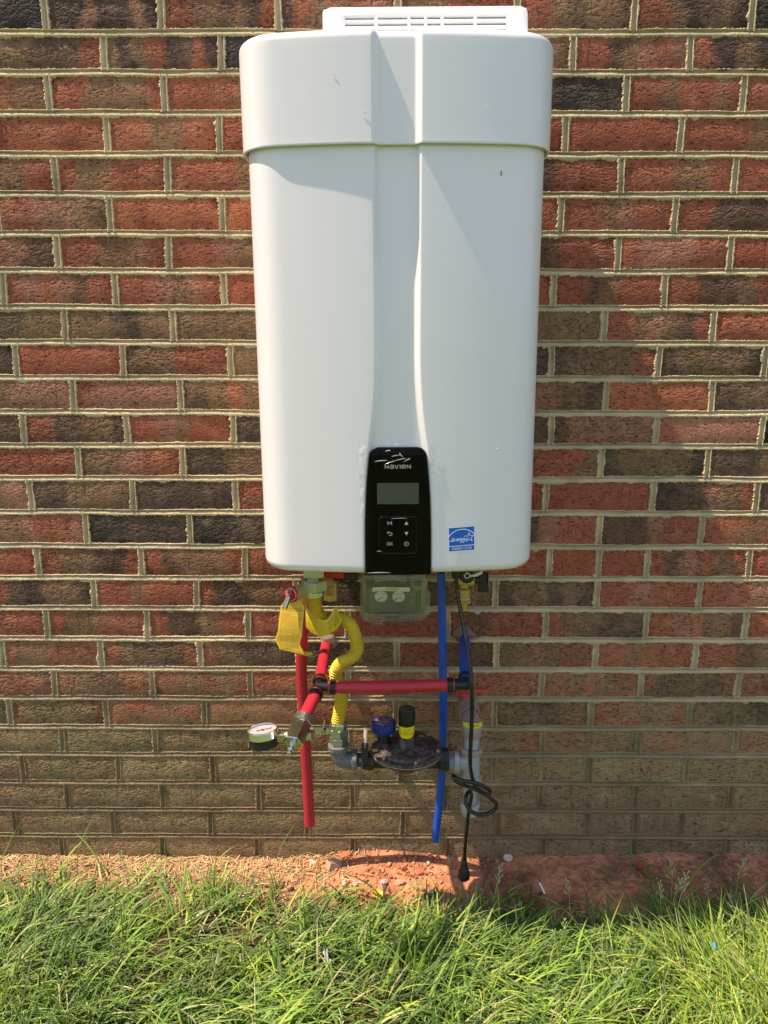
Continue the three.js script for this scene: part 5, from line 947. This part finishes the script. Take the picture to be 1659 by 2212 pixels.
// --- grey gas pipe out of the wall: valve, elbow, tee and drip leg
{
  const z = 0.15, gx = at(1018, 1640, z).x, y0 = 0.3926, k = (y) => at(1018, y, z).y, t = thing('gas_pipe', 'grey iron gas pipe from the wall with red-handled valve, tee and capped drip leg', 'gas pipe', [gx, 0.2, z]);
  part('stub', rod(V(gx, y0, -0.02), V(gx, y0, 0.05), 0.0135), dustyGrey, t);
  part('valve', [turned(V(gx, y0, 0.022), Z, [[0, 0], [0.018, 0], [0.0195, 0.002], [0.0195, 0.014], [0.016, 0.016], [0.0175, 0.022], [0.0185, 0.030], [0.0175, 0.040], [0.016, 0.046], [0.0195, 0.048], [0.0195, 0.062], [0.018, 0.064], [0, 0.064]], 32), rod(V(gx, y0 + 0.010, 0.054), V(gx, y0 + 0.024, 0.054), 0.008)], dustyGrey, t);
  part('handle', [box(0.060, 0.0075, 0.015, V(gx + 0.012, y0 + 0.0255, 0.054), 0.002), turned(V(gx - 0.004, y0 + 0.0185, 0.054), Y, [[0, 0], [0.0135, 0], [0.0150, 0.001], [0.0150, 0.0085], [0, 0.009]], 24), box(0.022, 0.0120, 0.010, V(gx - 0.002, y0 + 0.0185, 0.069), 0.002)], mat(0xffffff, 0.5, 0, { map: dusted([0.52, 0.045, 0.018], [0.36, 0.15, 0.10], 0.60) }), t, 'red valve handle');
  part('elbow', tube([V(gx, y0, 0.080), V(gx, y0, 0.118), V(gx, y0 - 0.004, 0.140), V(gx, y0 - 0.012, z), V(gx, y0 - 0.018, z)], (s, L, u) => 0.0188 - 0.0012 * Math.sin(u * Math.PI), 40, 30), dustyGrey, t);
  part('band', turned(V(gx, y0 + 0.001, 0.112), Z, [[0.0188, 0], [0.0204, 0.001], [0.0204, 0.008], [0.0188, 0.009]], 30), dustyGrey, t);
  const yl = canvasMap(512, 96, (g, w, h) => { g.fillStyle = '#d8cc20'; g.fillRect(0, 0, w, h); g.fillStyle = '#2a2a10'; g.font = 'bold 50px sans-serif'; g.textAlign = 'center'; g.fillText('PRESSURE', w / 2, 66); });
  const ly = k(1557);
  part('label', sheet((u, v) => { const a = (u - 0.5) * 2.5, b = Math.abs(u - 0.5) * 2; return V(gx + Math.sin(a) * 0.0193, ly + (0.5 - v) * 0.011 * (1 - 0.5 * b * b) - 0.001 * b, z + 0.0008 + Math.cos(a) * 0.0193); }, 24, 4, 0.0002), mat(0xffffff, 0.5, 0, { map: yl }), t, 'dirty yellow label with black print');
  part('riser', turned(V(gx, k(1612), z), Y, [[0, 0], [0.0145, 0], [0.0146, 0.020], [0.0160, 0.030], [0.0180, 0.040], [0.0194, k(1563) - k(1612)], [0, k(1563) - k(1612)]], 32), greyPaint, t);
  const tee = [rod(V(gx, k(1682), z), V(gx, k(1614), z), 0.0172), rod(V(gx - 0.034, k(1646), z), V(gx, k(1646), z), 0.0160)];
  part('tee', tee, greyPaint, t);
  for (const [p, d] of [[V(gx, k(1621), z), Y], [V(gx, k(1680), z), DOWN], [V(gx - 0.0265, k(1646), z), V(-1, 0, 0)]]) part('collar', turned(p.clone().addScaledVector(d, -0.004), d, [[0, 0], [0.0186, 0], [0.0208, 0.002], [0.0208, 0.009], [0.0196, 0.0105], [0.0145, 0.0108]], 32), d === Y ? mat(0xffffff, 0.55, 0, { map: dusted([0.26, 0.27, 0.28], [0.40, 0.24, 0.18], 0.48) }) : greyPaint, t);
  part('nipple', threads(V(gx - 0.060, k(1646), z), V(gx - 0.033, k(1646), z), 0.0136, 9), greyPaint, t);
  part('drip_leg', rod(V(gx, k(1740), z), V(gx, k(1680), z), 0.0135), greyPaint, t);
  part('drip_cap', turned(V(gx, k(1757), z), Y, [[0, 0], [0.0150, 0], [0.0178, 0.003], [0.0180, 0.014], [0.0192, 0.016], [0.0192, 0.024], [0.0180, 0.026], [0.0135, 0.0262]], 32), greyPaint, t);
}
// --- black power cord with plug
{
  const P = (l) => l.map(([x, y, z]) => at(x, y, z));
  const pts = P([[985, 1240, 0.17], [988, 1275, 0.172], [995, 1320, 0.178], [1005, 1372, 0.19], [1014, 1425, 0.21], [1019, 1480, 0.232], [1019, 1560, 0.226], [1015.5, 1640, 0.205], [1018, 1672, 0.185], [1026, 1697, 0.176], [1040, 1711, 0.182], [1053, 1716, 0.20], [1058, 1709, 0.222], [1045, 1699, 0.235], [1022, 1690, 0.238], [1000, 1687, 0.232], [984, 1680, 0.222], [979, 1676, 0.212], [984, 1686, 0.205], [996, 1694, 0.205], [1016, 1701, 0.215], [1042, 1712, 0.226], [1063, 1727, 0.228], [1073, 1741, 0.222], [1063, 1753, 0.222], [1040, 1760, 0.228], [1018, 1753, 0.228], [1007, 1737, 0.222], [1007, 1720, 0.212], [1013, 1710, 0.195], [1018, 1716, 0.178], [1015, 1738, 0.172], [1011, 1765, 0.165], [1006, 1810, 0.15], [1002.5, 1862, 0.13]]);
  const plugTop = pts[pts.length - 1], t = thing('power_cord', 'black power cord with a loop and a plug, hanging in front of the grey pipe', 'power cord', [plugTop.x, plugTop.y - 0.03, plugTop.z]);
  part('cable', tube(pts, 0.0037, 700, 14), mat(lin(0.010, 0.010, 0.010), 0.26), t);
  part('grommet', turned(at(985, 1248, 0.17), Y, [[0.0037, 0], [0.0065, 0], [0.0072, 0.004], [0.0072, 0.012], [0, 0.012]], 20), black, t);
  const d = V(-0.01, -1, 0.05).normalize(), body = (w0) => turned(plugTop.clone().add(V(0, 0.003, 0)), d, [[0, 0], [0.0048, 0.000], [0.0060, 0.004], [0.0060, 0.008], [0.0075, 0.012], [0.0105, 0.020], [0.0128, 0.032], [0.0130, 0.037], [0.0085, 0.042], [0, 0.0425]], 8, 0.2);
  part('plug', body(), mat(lin(0.011, 0.011, 0.012), 0.38), t);
  part('strain_relief', turned(plugTop.clone().add(V(0, 0.009, 0)), d, [[0.0037, 0], [0.0054, 0.001], [0.0064, 0.010], [0.0037, 0.010]], 16), mat(lin(0.03, 0.032, 0.034), 0.5), t);
  const marks = [], r = rng(21), c = new THREE.CatmullRomCurve3(pts.slice(0, 6), false, 'centripetal'); for (let i = 0; i < 40; i++) { const p = c.getPointAt(0.15 + 0.8 * i / 40); if (r() < 0.7) marks.push(box(0.0007, 0.0024 * (0.5 + r()), 0.0003, V(p.x - 0.0004, p.y, p.z + 0.0036), 0.0001)); }
  part('print', marks, mat(lin(0.42, 0.42, 0.40), 0.5), t);
}
renderer.render(scene, camera);
